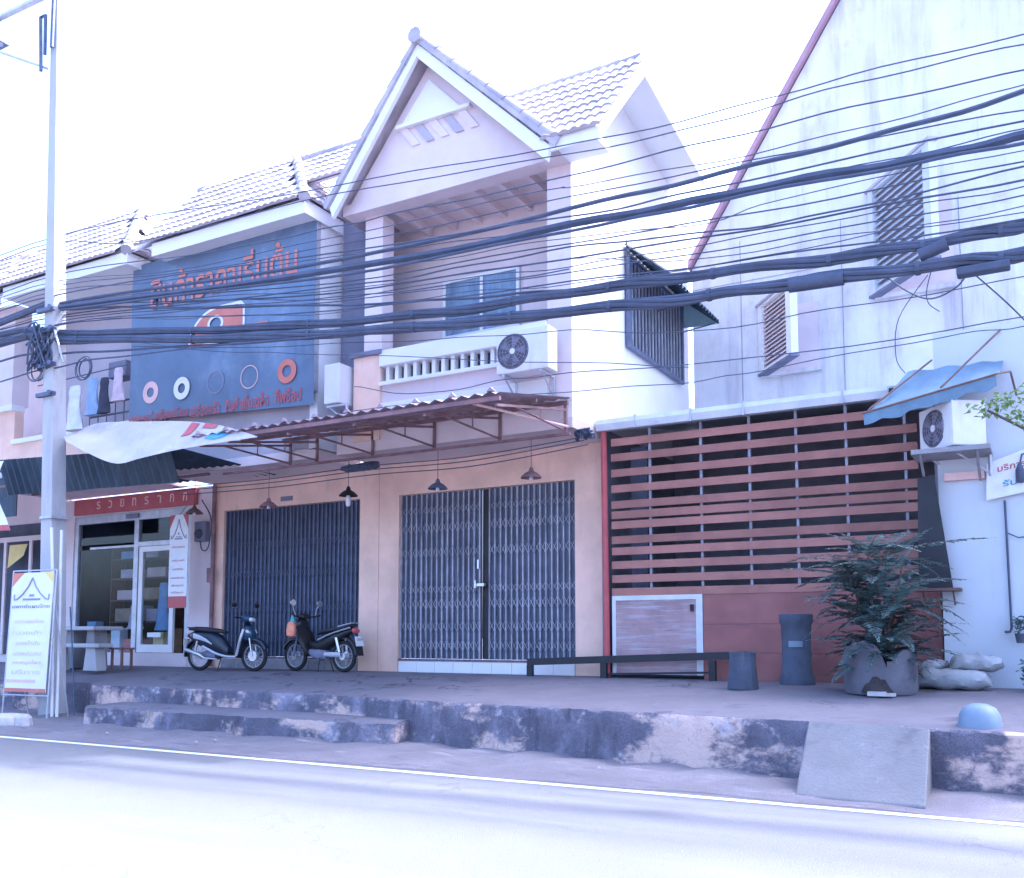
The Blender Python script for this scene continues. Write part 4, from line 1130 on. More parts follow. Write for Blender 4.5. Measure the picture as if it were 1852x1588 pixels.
# ------------------------------------------------------------------ overhead cables (parallel to the road, between poles)
CABLES = {}
CABLES.update({
 'C1': (0.028, -3.3, [(-16.42, 7.66), (-15.59, 7.60), (-9.13, 7.10), (-5.14, 7.00), (-3.15, 6.99), (-1.28, 6.99), (0.11, 7.06), (0.79, 7.09)]),
 'C2': (0.052, -3.3, [(-16.41, 7.59), (-15.59, 7.51), (-9.13, 6.95), (-5.14, 6.78), (-3.50, 6.72), (-1.88, 6.66), (-0.74, 6.59), (0.10, 6.60), (0.77, 6.59)]),
 'C2b': (0.02, -3.36, [(-15.49, 7.43), (-9.08, 6.84), (-5.12, 6.68), (-3.48, 6.63), (-1.29, 6.55), (0.09, 6.49), (0.76, 6.49)]),
 'C3': (0.011, -3.25, [(-15.64, 7.34), (-9.17, 6.71), (-6.97, 6.57), (-5.17, 6.51), (-3.32, 6.31), (-1.90, 6.23), (0.08, 6.29), (0.76, 6.30)]),
 'C5': (0.018, -3.28, [(-15.61, 7.48), (-13.48, 7.15), (-9.13, 6.42), (-6.86, 6.12), (-5.16, 5.93), (-3.52, 5.81), (-1.91, 5.71)]),
 'A': (0.066, -3.3, [(-17.43, 7.28), (-15.55, 7.01), (-12.07, 6.50), (-9.11, 6.14), (-6.94, 5.95), (-5.15, 5.88), (-3.52, 5.79), (-1.91, 5.68), (-0.77, 5.64), (0.06, 5.65), (0.73, 5.66)]),
 'B': (0.072, -3.34, [(-17.35, 7.10), (-15.49, 6.87), (-12.02, 6.34), (-9.07, 5.96), (-6.91, 5.75), (-5.13, 5.62), (-3.51, 5.50), (-2.27, 5.46), (-0.78, 5.37), (0.04, 5.33), (0.71, 5.29)]),
 'B2': (0.02, -3.3, [(-17.38, 6.74), (-15.53, 6.62), (-13.00, 6.34), (-9.11, 5.93), (-6.94, 5.71), (-5.15, 5.57)]),
 'T1': (0.008, -3.2, [(-16.66, 9.00), (-9.24, 8.35), (-5.56, 7.97), (-3.31, 7.82), (-1.62, 7.82), (0.14, 7.73), (0.82, 7.69)]),
 'T2': (0.009, -3.2, [(-16.60, 8.22), (-11.33, 7.79), (-9.45, 7.70), (-7.98, 7.63), (-5.56, 7.52), (-3.52, 7.48), (-1.64, 7.43), (0.12, 7.35), (0.81, 7.33)]),
 'T3': (0.008, -3.22, [(-16.56, 7.99), (-12.20, 7.57), (-9.21, 7.38), (-5.18, 7.20), (-2.51, 7.08), (0.11, 6.90), (0.79, 6.86)]),
 'T4': (0.011, -3.4, [(-16.27, 7.72), (-9.05, 7.17), (-5.10, 6.85), (-3.26, 6.78), (0.10, 6.71), (0.77, 6.69)]),
 'T5': (0.009, -3.2, [(-16.56, 7.56), (-9.21, 6.81), (-5.19, 6.59), (-2.28, 6.43), (0.09, 6.38), (0.77, 6.37)]),
 'T6': (0.012, -3.2, [(-16.55, 7.45), (-9.21, 6.66), (-5.20, 6.39), (-2.28, 6.23), (0.08, 6.18), (0.76, 6.16)]),
 'T7': (0.008, -3.24, [(-16.48, 7.32), (-9.17, 6.50), (-5.18, 6.18), (-2.28, 6.04), (0.07, 5.99), (0.75, 5.96)]),
 'T8': (0.01, -3.36, [(-16.29, 7.18), (-9.07, 6.30), (-5.12, 6.00), (-2.51, 5.81), (0.06, 5.68), (0.72, 5.64)]),
 'T9': (0.007, -2.4, [(-9.40, 5.41), (-8.12, 5.13), (-6.75, 5.14), (-5.59, 5.10), (-2.87, 4.93), (-0.02, 4.95), (0.74, 4.96)]),
 'T10': (0.014, -3.4, [(-17.19, 6.30), (-15.37, 6.34), (-13.29, 6.26), (-9.02, 5.91)]),
 'T11': (0.006, -3.2, [(-13.69, 6.52), (-11.27, 6.05), (-9.19, 5.69), (-5.45, 5.03), (-3.57, 4.70)]),
 'T12': (0.009, -3.45, [(-16.15, 7.10), (-11.91, 6.78), (-8.99, 6.46), (-6.75, 6.24), (-5.08, 6.12)]),
 'T13': (0.008, -3.2, [(-16.65, 8.89), (-13.64, 8.39), (-9.24, 8.21), (-5.56, 7.84), (-3.31, 7.70), (-1.63, 7.72), (0.14, 7.62), (0.82, 7.57)]),
})
CABLES.update({
 'T14': (0.007, -3.3, [(-16.44, 8.05), (-12.78, 7.64), (-9.14, 7.47), (-5.51, 7.34), (-5.14, 7.30), (-3.15, 7.15), (-1.28, 7.11), (0.12, 7.15), (0.80, 7.16)]),
 'T15': (0.006, -3.15, [(-16.64, 7.70), (-9.26, 6.94), (-7.23, 6.81), (-5.22, 6.69), (-3.35, 6.48), (-2.29, 6.58), (0.09, 6.51), (0.78, 6.50)]),
 'T16': (0.007, -3.1, [(-16.71, 7.66), (-13.00, 7.23), (-9.29, 6.61), (-6.98, 6.48), (-5.24, 6.32), (-3.37, 6.24), (-1.33, 6.19), (0.07, 6.14), (0.76, 6.12)]),
 'T17': (0.006, -3.4, [(-16.23, 7.17), (-11.96, 6.67), (-9.03, 6.25), (-6.79, 6.14), (-5.10, 5.95), (-3.15, 5.83), (-1.30, 5.82), (0.07, 5.80), (0.73, 5.77)]),
 'T18': (0.006, -3.1, [(-16.68, 7.15), (-12.28, 6.29), (-9.28, 5.90), (-6.97, 5.62), (-5.25, 5.45), (-3.60, 5.17), (-1.96, 5.16), (0.04, 5.17), (0.72, 5.21)]),
 'T19': (0.007, -3.3, [(-16.43, 7.85), (-12.78, 7.48), (-9.13, 7.16), (-6.85, 6.92), (-5.14, 6.81), (-3.16, 6.73), (-1.29, 6.67), (0.10, 6.67), (0.77, 6.66)]),
 'T20': (0.006, -2.2, [(-9.56, 5.09), (-7.84, 5.01), (-5.69, 4.90), (-3.90, 4.80), (-2.92, 4.83), (-0.89, 4.92), (-0.03, 4.92), (0.75, 4.94)]),
 'T21': (0.006, -3.2, [(-16.55, 7.50), (-12.20, 7.10), (-9.21, 6.69), (-6.91, 6.50), (-5.20, 6.37), (-3.55, 6.03), (-1.92, 5.96), (0.06, 5.81), (0.74, 5.77)]),
})
_thin = sorted((k for k in CABLES if CABLES[k][0] < .015 and k not in ('T9', 'T11', 'T18', 'T20')), key=lambda k: -CABLES[k][2][2][1])
_ORD = ['topmost', 'second from the top', 'third from the top', 'fourth from the top', 'fifth from the top', 'sixth from the top', 'seventh from the top', 'eighth from the top', 'ninth from the top', 'tenth from the top', 'eleventh from the top', 'twelfth from the top', 'thirteenth from the top', 'fourteenth from the top', 'fifteenth from the top', 'sixteenth from the top', 'seventeenth from the top', 'eighteenth from the top', 'nineteenth from the top']
CLAB = {
 'C1': 'medium black cable rising to the upper right above the double cable', 'C2': 'thick black cable crossing the upstairs balcony, upper of the heavy bundles',
 'C2b': 'medium cable running close beneath the upper heavy cable', 'A': 'thick tied cable bundle, upper of the two lowest heavy bundles', 'B': 'thick tied cable bundle, lowest heavy bundle crossing the whole picture',
 'B2': 'medium cable sloping up from the pole into the lowest bundle', 'C5': 'medium cable running flat across the top of the banner logo', 'T9': 'loose thin wire strung low in front of the balcony parapet',
 'T10': 'medium cable climbing out of the left edge into the lowest bundle', 'T18': 'thin wire hanging just below the lowest heavy bundle', 'T20': 'thin slack wire strung lowest of all, just above the canopy', 'T11': 'thin wire sagging across the lower half of the blue banner'}
for k, (r, y, pts) in CABLES.items():
    if pts[-1][0] > .6:                                # the span runs on to the next poles
        pts = pts + [(6.0, pts[-1][1] + .12), (18.0, pts[-1][1] + 1.2)]
    if pts[0][0] < -16.0:
        pts = [(-34.0, pts[0][1] + .1), (-24.0, pts[0][1] - .45)] + pts
    P3 = curve_pts([(x, y, z) for x, z in pts], 6)
    # small sag irregularities
    P3 = [p + Vector((0, .012 * math.sin(i * .7 + len(k)), .012 * math.sin(i * 1.1 + ord(k[-1])))) for i, p in enumerate(P3)]
    if k in 'AB':
        t = thing('cable_bundle', (P3[0].x, y, P3[0].z), CLAB[k], 'cable')
        for j in range(7):
            an = 2 * math.pi * j / 6
            rr = r * .62 if j < 6 else 0
            q = [p + Vector((0, rr * math.cos(an + i * .22), rr * math.sin(an + i * .22) + .008 * math.sin(i * .9 + j))) for i, p in enumerate(P3)]
            part('strand', MB().tube(q, r * .40, 6), 'cable', t, smooth=True)
        for i in range(4, len(P3) - 2, 5):
            part('tie', MB().tube([P3[i] - (P3[i + 1] - P3[i]).normalized() * .025, P3[i] + (P3[i + 1] - P3[i]).normalized() * .025], r * 1.06, 10), 'cable', t)
    else:
        lab = CLAB.get(k) or 'thin black overhead wire, %s of the thin wires crossing the balcony' % _ORD[_thin.index(k)]
        solo('overhead_wire' if r < .015 else 'overhead_cable', MB().tube(P3, r, 6), 'cable', lab, 'cable', None if k in CLAB else 'thin overhead wires', smooth=True)
# hanging loops, splice boxes and coils
solo('splice_box', MB().tube([(-.98, -3.32, 5.52), (-.70, -3.32, 5.60)], .075, 10), 'cable', 'black splice box clamped on the bundle in front of the big shutter', 'box', smooth=True)
solo('splice_box', MB().box(-.62, -.12, -3.42, -3.26, 5.20, 5.29), 'cable', 'flat black splice box under the lowest bundle near the right edge', 'box', bevel=.02)
solo('splice_box', MB().tube([(-2.35, -3.34, 5.44), (-1.75, -3.34, 5.42)], .085, 10), 'cable', 'long black splice sleeve on the lowest bundle above the louvre shutter', 'box', smooth=True)
solo('hanging_loop', MB().tube(curve_pts([(-1.35, -3.3, 5.40), (-1.12, -3.25, 5.18), (-.88, -3.25, 5.05), (-.62, -3.25, 5.14), (-.50, -3.3, 5.30)], 6), .009, 6), 'cable', 'slack loop of wire sagging under the bundle below the big shutter', 'wire', smooth=True)
solo('loose_wire', MB().tube(curve_pts([(-.86, -3.3, 5.36), (-.92, -3.3, 5.12), (-.90, -3.3, 4.98), (-.80, -3.3, 4.88)], 6), .006, 5), 'cable', 'short curled wire end hanging below the big shutter', 'wire', smooth=True)
solo('loose_wire', MB().tube(curve_pts([(-.52, -3.3, 5.30), (-.10, -2.6, 4.98), (.25, -1.8, 4.66), (.5, -.6, 4.4)], 6), .009, 5), 'cable', 'wire dropping from the bundle to the white building at the right edge', 'wire', smooth=True)
solo('loose_wire', MB().tube(curve_pts([(-.9, -3.3, 5.30), (-1.25, -2.9, 5.0), (-1.35, -2.4, 4.7), (-1.28, -2.2, 4.55)], 6), .005, 5), 'cable', 'thin wire dangling left of the sagging loop', 'wire', smooth=True)
def coil(c, r, n, label, ax='y'):
    mb = MB()
    for k in range(n):
        mb.torus((c[0] + random.uniform(-.03, .03), c[1] + random.uniform(-.05, .05), c[2] + random.uniform(-.03, .03)), r * random.uniform(.85, 1.1), .009, 22, 5, ax)
    return solo('cable_coil', mb, 'cable', label, 'cable coil')
coil((-14.92, -3.25, 6.28), .20, 4, 'ring-shaped coil of black cable hanging right of the pole')
coil((-16.0, -3.45, 6.35), .22, 4, 'coil of black cable tied to the left side of the pole')
def tangle(c, sx, sz, n, label):
    mb = MB()
    for k in range(n):
        pts = [(c[0] + random.uniform(-sx, sx), c[1] + random.uniform(-.1, .1), c[2] + random.uniform(-sz, sz)) for _ in range(5)]
        mb.tube(curve_pts(pts, 4), random.uniform(.012, .022), 5)
    return solo('wire_tangle', mb, 'cable', label, 'wires', smooth=True)
tangle((-15.85, -3.5, 6.75), .30, .45, 16, 'messy tangle of black wires around the cable clamps on the pole')
tangle((-10.2, -1.2, 4.38), .36, .06, 14, 'dark tangle of wires under the slab between the two gates')
tangle((-5.98, -1.1, 4.52), .16, .07, 12, 'dark tangle of wires at the right corner of the pink house')
for k, (z0, z1, y) in enumerate(((4.42, 4.48, -1.1), (4.36, 4.44, -1.05), (4.30, 4.40, -.9))):
    solo('facade_wire', MB().tube(curve_pts([(-15.0, y, z0 - .02), (-12.5, y, z0 - .06), (-10.2, y, z0 - .02), (-8.1, y, z0 - .05), (-6.0, y, z1)], 8), .009, 5), 'cable', '%s of three thin dark wires slung along the facade above the gates' % ('highest', 'middle one', 'lowest')[k], 'wire', 'wires along the facade')

# ------------------------------------------------------------------ electricity meter and drain pipe by the shop
em = thing('electricity_meter', (-15.28, -.12, 3.3), 'dark electricity meter box with a round glass on the pier', 'meter')
part('box', MB().box(-15.45, -15.12, -.13, -.001, 3.42, 3.84), 'shade_grey', em, bevel=.015)
part('dial', MB().lathe([(0, -.20), (.08, -.195), (.10, -.16), (.10, -.13)], 18, (-15.30, 0, 3.58), 'y'), 'grille', em, smooth=True)
part('looped_wire', MB().tube(curve_pts([(-15.25, -.14, 3.42), (-15.18, -.16, 3.25), (-15.05, -.16, 3.22), (-14.98, -.14, 3.4), (-15.0, -.1, 3.9), (-15.3, -.08, 4.3)], 5), .014, 6), 'cable', em, smooth=True)
solo('drain_pipe', MB().tube([(-14.93, -.08, .82), (-14.93, -.08, 4.58)], .045, 10), 'rust', 'brown vertical drain pipe on the pier left of the middle gate', 'pipe', smooth=True)
solo('switch_box', MB().box(-15.02, -14.84, -.16, -.125, 2.55, 2.85), 'rust', 'small brown switch box on the drain pipe', 'box', bevel=.01)

# ------------------------------------------------------------------ laundry on the left balcony
garment(-17.75, -1.40, 6.75, .42, .95, .12, 'cloth_white', 'white towel hanging over the left balcony', 'towel')
garment(-17.15, -1.42, 6.85, .36, .80, .10, 'cloth_blue', 'light blue shirt hanging on the left balcony', 'shirt')
garment(-16.78, -1.42, 6.80, .30, .75, .15, 'cloth_dark', 'dark shirt hanging on the left balcony beside the banner', 'shirt')
garment(-16.35, -1.42, 6.95, .30, .70, .15, 'cloth_pink', 'pale pink patterned shirt next to the banner edge', 'shirt')
solo('clothes_line', MB().tube([(-19.0, -1.42, 6.92), (-16.1, -1.42, 6.98)], .012, 6), 'cable', 'clothes line stretched along the left balcony', 'line')
mb = MB()
for z in (6.05, 6.30):
    mb.tube([(-17.4, -1.28, z), (-16.05, -1.28, z)], .02, 6)
for k in range(6):
    mb.tube([(-17.4 + k * .27, -1.28, 5.86), (-17.4 + k * .27, -1.28, 6.30)], .012, 5)
solo('balcony_railing', mb, 'gate_dark', 'short dark steel railing on the left balcony beside the banner', 'railing')
solo('balcony_box', MB().box(-17.1, -16.55, -1.1, -.75, 6.9, 7.25), 'shade_grey', 'dark box unit on the left balcony wall', 'box', bevel=.02)

# ------------------------------------------------------------------ far left shop
fl = thing('shophouse', (-22.5, 0, .78), 'neighbouring pink shophouse cut by the left picture edge', 'house', 'shophouses in the row')
w = MB(); w.box(-25.5, -20.11, .30, .5, .78, 9.0)
part('wall', w, 'lilac', fl)
part('upper_wall', MB().box(-25.5, -20.11, -1.22, -1.0, 4.95, 6.55), PK, fl)
part('parapet_cap', MB().box(-25.5, -20.11, -1.30, -.98, 6.55, 6.68), 'white', fl)
part('column', MB().box(-20.75, -20.12, -1.30, -.90, 6.68, 9.0), 'lilac', fl)
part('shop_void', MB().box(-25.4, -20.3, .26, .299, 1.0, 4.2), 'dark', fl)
fr = MB()
fr.box(-25.4, -20.3, -.02, .02, 3.74, 3.86)
for x in (-22.2, -21.2, -20.4):
    fr.box(x, x + .1, -.019, .019, 1.0, 3.74)
part('shop_frame', fr, 'lilac', fl)
part('paper_notice', MB().prism([(-21.95, 3.66), (-21.25, 3.66), (-21.40, 3.38), (-22.0, 3.10)], 'y', -.03, -.021), 'yellow', fl)
r = part('roof', MB().quad((-26, -1.75, 9.0), (-19.95, -1.75, 9.0), (-19.95, .1, 11.0), (-26, .1, 11.0), .05), 'tile', fl)
lay_tiles(r, (-23.3, -1.80, 8.98), (1, 0, 0), UP, 10, 8, lambda p: p.x < -20.0 - max(0, p.z - 9.1) * .94)
part('fascia', MB().box(-26, -19.95, -1.80, -1.755, 8.78, 9.0), 'white', r)
# feather flag at the left edge
ff = thing('feather_flag', (-17.55, -3.2, .1), 'white feather flag with red ends, half cut by the left edge', 'flag')
part('mast', MB().tube(curve_pts([(-18.2, -3.2, .08), (-18.2, -3.2, 3.2), (-18.05, -3.2, 4.6), (-17.6, -3.2, 4.95)], 5), .018, 6), 'steel', ff)
rows = []
for j in range(13):
    t = j / 12
    z = 3.45 + 1.35 * t
    rows.append([(-18.2 + (i / 8) * (1.18 - .30 * math.sin(math.pi * t) + (.0 if t < .2 else -.28 * (t - .2))), -3.2 + .04 * math.sin(i * .9 + j * .4), z) for i in range(9)])
part('cloth', MB().loft(rows, caps=False, closed=False), 'vinyl_white', ff, smooth=True)
part('red_end', MB().loft([[Vector(p) + Vector((0, -.006, 0)) for p in rows[0]], [Vector(p) + Vector((0, -.006, 0)) for p in rows[1]]], caps=False, closed=False), 'red', ff)
part('red_end', MB().loft([[Vector(p) + Vector((0, -.006, 0)) for p in rows[8]], [Vector(p) + Vector((0, -.006, 0)) for p in rows[10]]], caps=False, closed=False), 'red', ff)

# ------------------------------------------------------------------ stone table and bench
sbn = thing('stone_table', (-17.0, -1.45, .79), 'pale stone table outside the glazed shop', 'table')
part('table_top', MB().box(-17.7, -16.4, -1.75, -1.05, 1.56, 1.64), 'pole', sbn, bevel=.02)
for x in (-17.4, -16.75):
    part('leg', MB().prism([(x - .16, .79), (x + .16, .79), (x + .11, 1.56), (x - .11, 1.56)], 'y', -1.55, -1.25), 'concrete', sbn)
sbn = thing('stone_bench', (-16.7, -1.95, .78), 'pale stone bench in front of the stone table', 'bench')
part('seat', MB().box(-17.5, -15.75, -2.12, -1.78, 1.22, 1.30), 'pole', sbn, bevel=.02)
for x, d in ((-17.15, .15), (-16.05, .16)):
    part('leg', MB().prism([(x - d - .04, .78), (x + d + .04, .78), (x + d - .03, 1.22), (x - d + .03, 1.22)], 'y', -2.06, -1.84), 'pole', sbn)
st = thing('wooden_stool', (-15.72, -1.6, .79), 'small brown wooden stool behind the right end of the stone bench', 'stool')
part('seat', MB().box(-15.90, -15.54, -1.75, -1.45, 1.18, 1.22), 'wood', st)
for x in (-15.86, -15.58):
    for y in (-1.71, -1.49):
        part('leg', MB().box(x - .02, x + .02, y - .02, y + .02, .79, 1.18), 'wood', st)

# ------------------------------------------------------------------ low steel rail in front of the right gate
rl = thing('low_rail', (-6.0, -.42, .79), 'low dark steel rail on short posts in front of the right gate pier', 'rail')
part('top_bar', MB().quad((-7.32, -.46, .97), (-3.7, -.62, 1.12), (-3.7, -.54, 1.12), (-7.32, -.38, .97), .11), 'black', rl)
part('lower_bar', MB().quad((-6.0, -.46, .84), (-4.2, -.54, .90), (-4.2, -.50, .90), (-6.0, -.42, .84), .03), 'black', rl)
for x, y, h in ((-7.28, -.42, .98), (-5.95, -.48, 1.03), (-4.2, -.54, 1.09)):
    part('post', MB().box(x - .05, x + .05, y - .035, y + .035, .79, h), 'black', rl)

# ------------------------------------------------------------------ pots and plants at the right
p1 = thing('planter', (-3.42, -1.75, .755), 'short grey concrete planter, smallest of the three pots', 'planter')
part('body', MB().loft([[(-3.42 + s * math.cos(a + .4), -1.75 + s * math.sin(a + .4), z) for a in [2 * math.pi * k / 12 for k in range(12)]] for s, z in ((.205, .755), (.185, .95), (.165, 1.18), (.175, 1.24))]), 'potdark', p1, bevel=.008)
part('soil', MB().lathe([(0, 1.245), (.14, 1.243)], 12, (-3.42, -1.75, 0)), 'soil', p1)
p2 = thing('planter', (-2.90, -.95, .785), 'tall waisted blue-grey concrete planter beside the broken pot', 'planter')
part('body', MB().loft([[(-2.90 + s * math.cos(a), -.95 + s * math.sin(a), z) for a in [2 * math.pi * k / 20 for k in range(20)]] for s, z in ((.235, .785), (.235, .87), (.20, .95), (.19, 1.35), (.20, 1.60), (.225, 1.64), (.225, 1.74), (.20, 1.745))]), 'potdark', p2, smooth=True)
part('blue_label', MB().loft([[(-2.90 + .197 * math.cos(a), -.95 + .197 * math.sin(a), z) for a in [-1.9 + k * .12 for k in range(9)]] for z in (1.30, 1.38)], caps=False, closed=False), 'bluebucket', p2)
p3 = thing('broken_pot', (-1.72, -1.80, .755), 'wide broken concrete pot holding the feathery shrub', 'pot')
n = 40; rings = []
for (rr, z, jag) in ((.40, .755, 0), (.42, .80, 0), (.42, 1.0, 0), (.42, 1.15, 0), (.425, 1.30, 1), (.36, 1.30, 1), (.36, 1.10, 0)):
    rg = []
    for k in range(n):
        a = 2 * math.pi * k / n
        dz = 0
        if jag:
            d = (a - 5.05 + math.pi) % (2 * math.pi) - math.pi
            dz = -.20 * math.exp(-(d / .16) ** 2) + .05 * math.sin(a * 3 + 1) + .03 * math.sin(a * 7) + random.uniform(-.008, .008) + (.06 if 4.0 < a < 4.5 else 0)
        rg.append((-1.72 + rr * math.cos(a), -1.80 + rr * math.sin(a), z + dz))
    rings.append(rg)
part('shell', MB().loft(rings, caps=False), 'pot', p3, smooth=True)
part('soil', MB().lathe([(0, 1.12), (.37, 1.10)], 20, (-1.72, -1.80, 0)), 'soil', p3)
hole = MB(); pts = []
for k in range(9):
    a = 4.75 + .17 * (k - 4) / 1.6
    pts.append((a, .80 + .17 * math.sin(math.pi * k / 8) + .02 * math.sin(k * 2.3)))
hole.loft([[(-1.72 + .427 * math.cos(a), -1.80 + .427 * math.sin(a), .775) for a, z in pts], [(-1.72 + .427 * math.cos(a), -1.80 + .427 * math.sin(a), z) for a, z in pts]], caps=False, closed=False)
part('broken_hole', hole, 'soil', p3)
part('rubble', MB().box(-1.80, -1.60, -2.32, -2.20, .75, .80).box(-1.62, -1.50, -2.30, -2.2, .75, .785), 'stone', p3)

def frond(mb, base, d, length, droop, pin, wid):
    d = Vector(d).normalized(); p = Vector(base); side0 = d.cross(Vector((0, 0, 1))).normalized()
    steps = pin
    pts = []
    v = d.copy()
    for k in range(steps + 1):
        pts.append(p.copy())
        p = p + v * (length / steps)
        v = (v + Vector((0, 0, -droop / steps))).normalized()
    for k in range(2, steps + 1):
        t = k / steps
        ln = wid * math.sin(math.pi * min(1, .18 + t * .85)) + .02
        tang = (pts[k] - pts[k - 1]).normalized()
        for s in (-1, 1):
            dirv = (side0 * s + tang * .45 + Vector((0, 0, random.uniform(-.35, .1)))).normalized()
            a = pts[k]; b = a + dirv * ln
            wv = tang * (length / steps * .55)
            m_ = a.lerp(b, .5)
            mb.add([a, m_ + wv, b, m_ - wv], [(0, 1, 2, 3)])
    return pts
sh = thing('potted_shrub', (-1.72, -1.80, 1.10), 'blue-green feathery-leaved shrub growing in the broken concrete pot', 'plant')
stems = MB(); lv = MB(); tw = MB()
random.seed(21)
tips = []
for k in range(6):
    a = k * 1.05 + .3
    top = Vector((-1.72 + random.uniform(.25, .6) * math.cos(a), -1.80 + random.uniform(.1, .35) * math.sin(a), random.uniform(1.9, 2.7)))
    pts = curve_pts([(-1.72 + .08 * math.cos(a), -1.80 + .08 * math.sin(a), 1.08), (-1.72 + .14 * math.cos(a), -1.80 + .14 * math.sin(a), 1.5), top], 5)
    stems.tube(pts, [.022 * (1 - .7 * i / (len(pts) - 1)) for i in range(len(pts))], 6)
    tips.append(pts)
for k in range(185):
    pts = random.choice(tips)
    b = pts[random.randint(2, len(pts) - 1)]
    a = random.uniform(0, 2 * math.pi)
    rp = frond(lv, b, (math.cos(a), math.sin(a) * .7, random.uniform(-.1, .8)), random.uniform(.5, .95), random.uniform(.3, 1.2), 22, random.uniform(.09, .15))
    tw.tube(rp[::4], .004, 4)
for (d, ln, z) in (((1, -.1, .22), 1.25, 2.45), ((-1, -.2, .55), .75, 2.45), ((1, -.25, .02), .85, 1.85), ((-.9, -.4, .2), .7, 2.1)):
    rp = frond(lv, (-1.65, -1.85, z), d, ln, .25, 26, .10)
    tw.tube(rp[::4], .005, 4)
part('stem', stems, 'bark', sh, smooth=True)
part('leaf_stalks', tw, 'bark', sh)
tag(part('foliage', lv, 'leaf_dark', sh), kind='stuff')

def leaf_cloud(n, c, rad, size, seed):
    random.seed(seed); mb = MB()
    for k in range(n):
        while True:
            d = Vector((random.uniform(-1, 1), random.uniform(-1, 1), random.uniform(-1, 1)))
            if .15 < d.length < 1: break
        p = Vector(c) + Vector((d.x * rad[0], d.y * rad[1], d.z * rad[2]))
        if math.sin(p.x * 9 + p.z * 7) * math.sin(p.y * 8 - p.z * 6) < -.35: continue
        q = Matrix.Rotation(random.uniform(0, 6.28), 3, 'Z') @ Matrix.Rotation(random.uniform(-.9, .9), 3, 'X')
        s = size * random.uniform(.6, 1.2)
        mb.add([p + q @ Vector(v) for v in ((0, 0, 0), (s * .30, s * .5, .01), (0, s, -s * .08), (-s * .30, s * .5, .01))], [(0, 1, 2, 3)])
    return mb
tr = thing('small_tree', (.55, -2.9, .70), 'pale green leafy branch of a small tree at the right edge', 'tree')
tk = MB().tube(curve_pts([(.55, -2.9, .65), (.52, -2.88, 2.2), (.40, -2.95, 3.3), (.15, -3.0, 3.75)], 5), [.05 - .002 * i for i in range(16)], 8)
tk.tube(curve_pts([(.40, -2.95, 3.3), (.0, -3.0, 3.55), (-.40, -3.05, 3.82)], 5), .014, 6)
tk.tube(curve_pts([(.30, -2.98, 3.45), (.25, -2.8, 3.9), (.05, -2.9, 4.1)], 5), .014, 6)
part('trunk', tk, 'bark', tr, smooth=True)
cr_ = leaf_cloud(520, (.18, -3.0, 3.82), (.46, .40, .30), .085, 5)
c2 = leaf_cloud(150, (-.38, -3.05, 3.86), (.22, .2, .13), .075, 6)
cr_.add(c2.v, c2.f)
tag(part('crown', cr_, 'leaf_pale', tr), kind='stuff')
ds = thing('low_bush', (.02, -1.2, .78), 'low dark bush at the right edge beside the basins', 'bush')
part('stem', MB().tube([(.05, -1.2, .76), (.05, -1.2, 1.0)], .02, 6), 'bark', ds)
tag(part('foliage', leaf_cloud(500, (.08, -1.2, 1.0), (.34, .3, .25), .09, 9), 'leaf_dark', ds), kind='stuff')
hp = thing('hanging_plant', (-.22, -.75, 1.35), 'small green plant hanging on the white wall near the right edge', 'plant')
part('pot', MB().lathe([(0, 1.36), (.05, 1.36), (.07, 1.48), (.06, 1.48)], 12, (-.22, -.75, 0)), 'potdark', hp, smooth=True)
tag(part('foliage', leaf_cloud(90, (-.22, -.76, 1.56), (.09, .08, .14), .07, 12), 'leaf_dark', hp), kind='stuff')
random.seed(3)

def sack(c, L, W_, H, rz, label, sag=.0, seed=1):
    random.seed(seed)
    t = thing('sack', c, label, 'sack', 'sacks by the white wall', rz)
    rings = []
    N_ = 16
    for k in range(N_ + 1):
        u = -1 + 2 * k / N_
        e = (1 - abs(u) ** 3.2)
        hw = W_ / 2 * (.42 + .58 * e ** .5) * (1 + random.uniform(-.03, .03)); hh = H / 2 * (.16 + .84 * e ** .45) * (1 + random.uniform(-.05, .05))
        cz = H / 2 - (H / 2 - hh) * .75 + sag * u * u * H + .012 * math.sin(u * 9)
        rg = []
        for q in range(18):
            a = 2 * math.pi * q / 18
            wr = 1 + .035 * math.sin(5 * a + 7 * u) + .03 * math.sin(9 * a - 11 * u)
            rg.append((u * L / 2 + .01 * math.sin(3 * a), hw * math.cos(a) * wr, cz + hh * math.copysign(abs(math.sin(a)) ** .8, math.sin(a)) * wr))
        rings.append(rg)
    part('bag', MB().loft(rings), 'sackcloth', t, world=False, smooth=True)
    part('seam', MB().tube([(-L / 2 - .005, -W_ * .2, H * .5 + sag * H), (-L / 2 - .02, 0, H * .5 + sag * H), (-L / 2 - .005, W_ * .2, H * .5 + sag * H)], .012, 6), 'sackcloth', t, world=False)
    pts = [Vector(rg[12]) + Vector((0, -.004, .012)) for rg in rings[1:-1]]
    part('fold', MB().tube([p + Vector((0, 0, .07)) for p in pts], .008, 5), 'shade_grey', t, world=False, smooth=True)
    return t
M['sackcloth'] = pmat('grubby_sack', (0.38, 0.39, 0.41), 0.8, 0.12, 3, [((0.26, 0.26, 0.30), 3.5, U, 0.52, 0.75)], 0.5, 30)
sack((-.98, -1.15, .78), .88, .50, .27, R(-6), 'long grubby white sack lying on the pavement, lower of the two', .10, 2)
sack((-.72, -1.05, 1.01), .60, .42, .22, R(10), 'shorter grubby white sack lying on top of the long one', .06, 5)
sack((-1.16, -.92, 1.0), .42, .32, .14, R(35), 'small grey sack slumped behind the long white one', .05, 8)
random.seed(3)
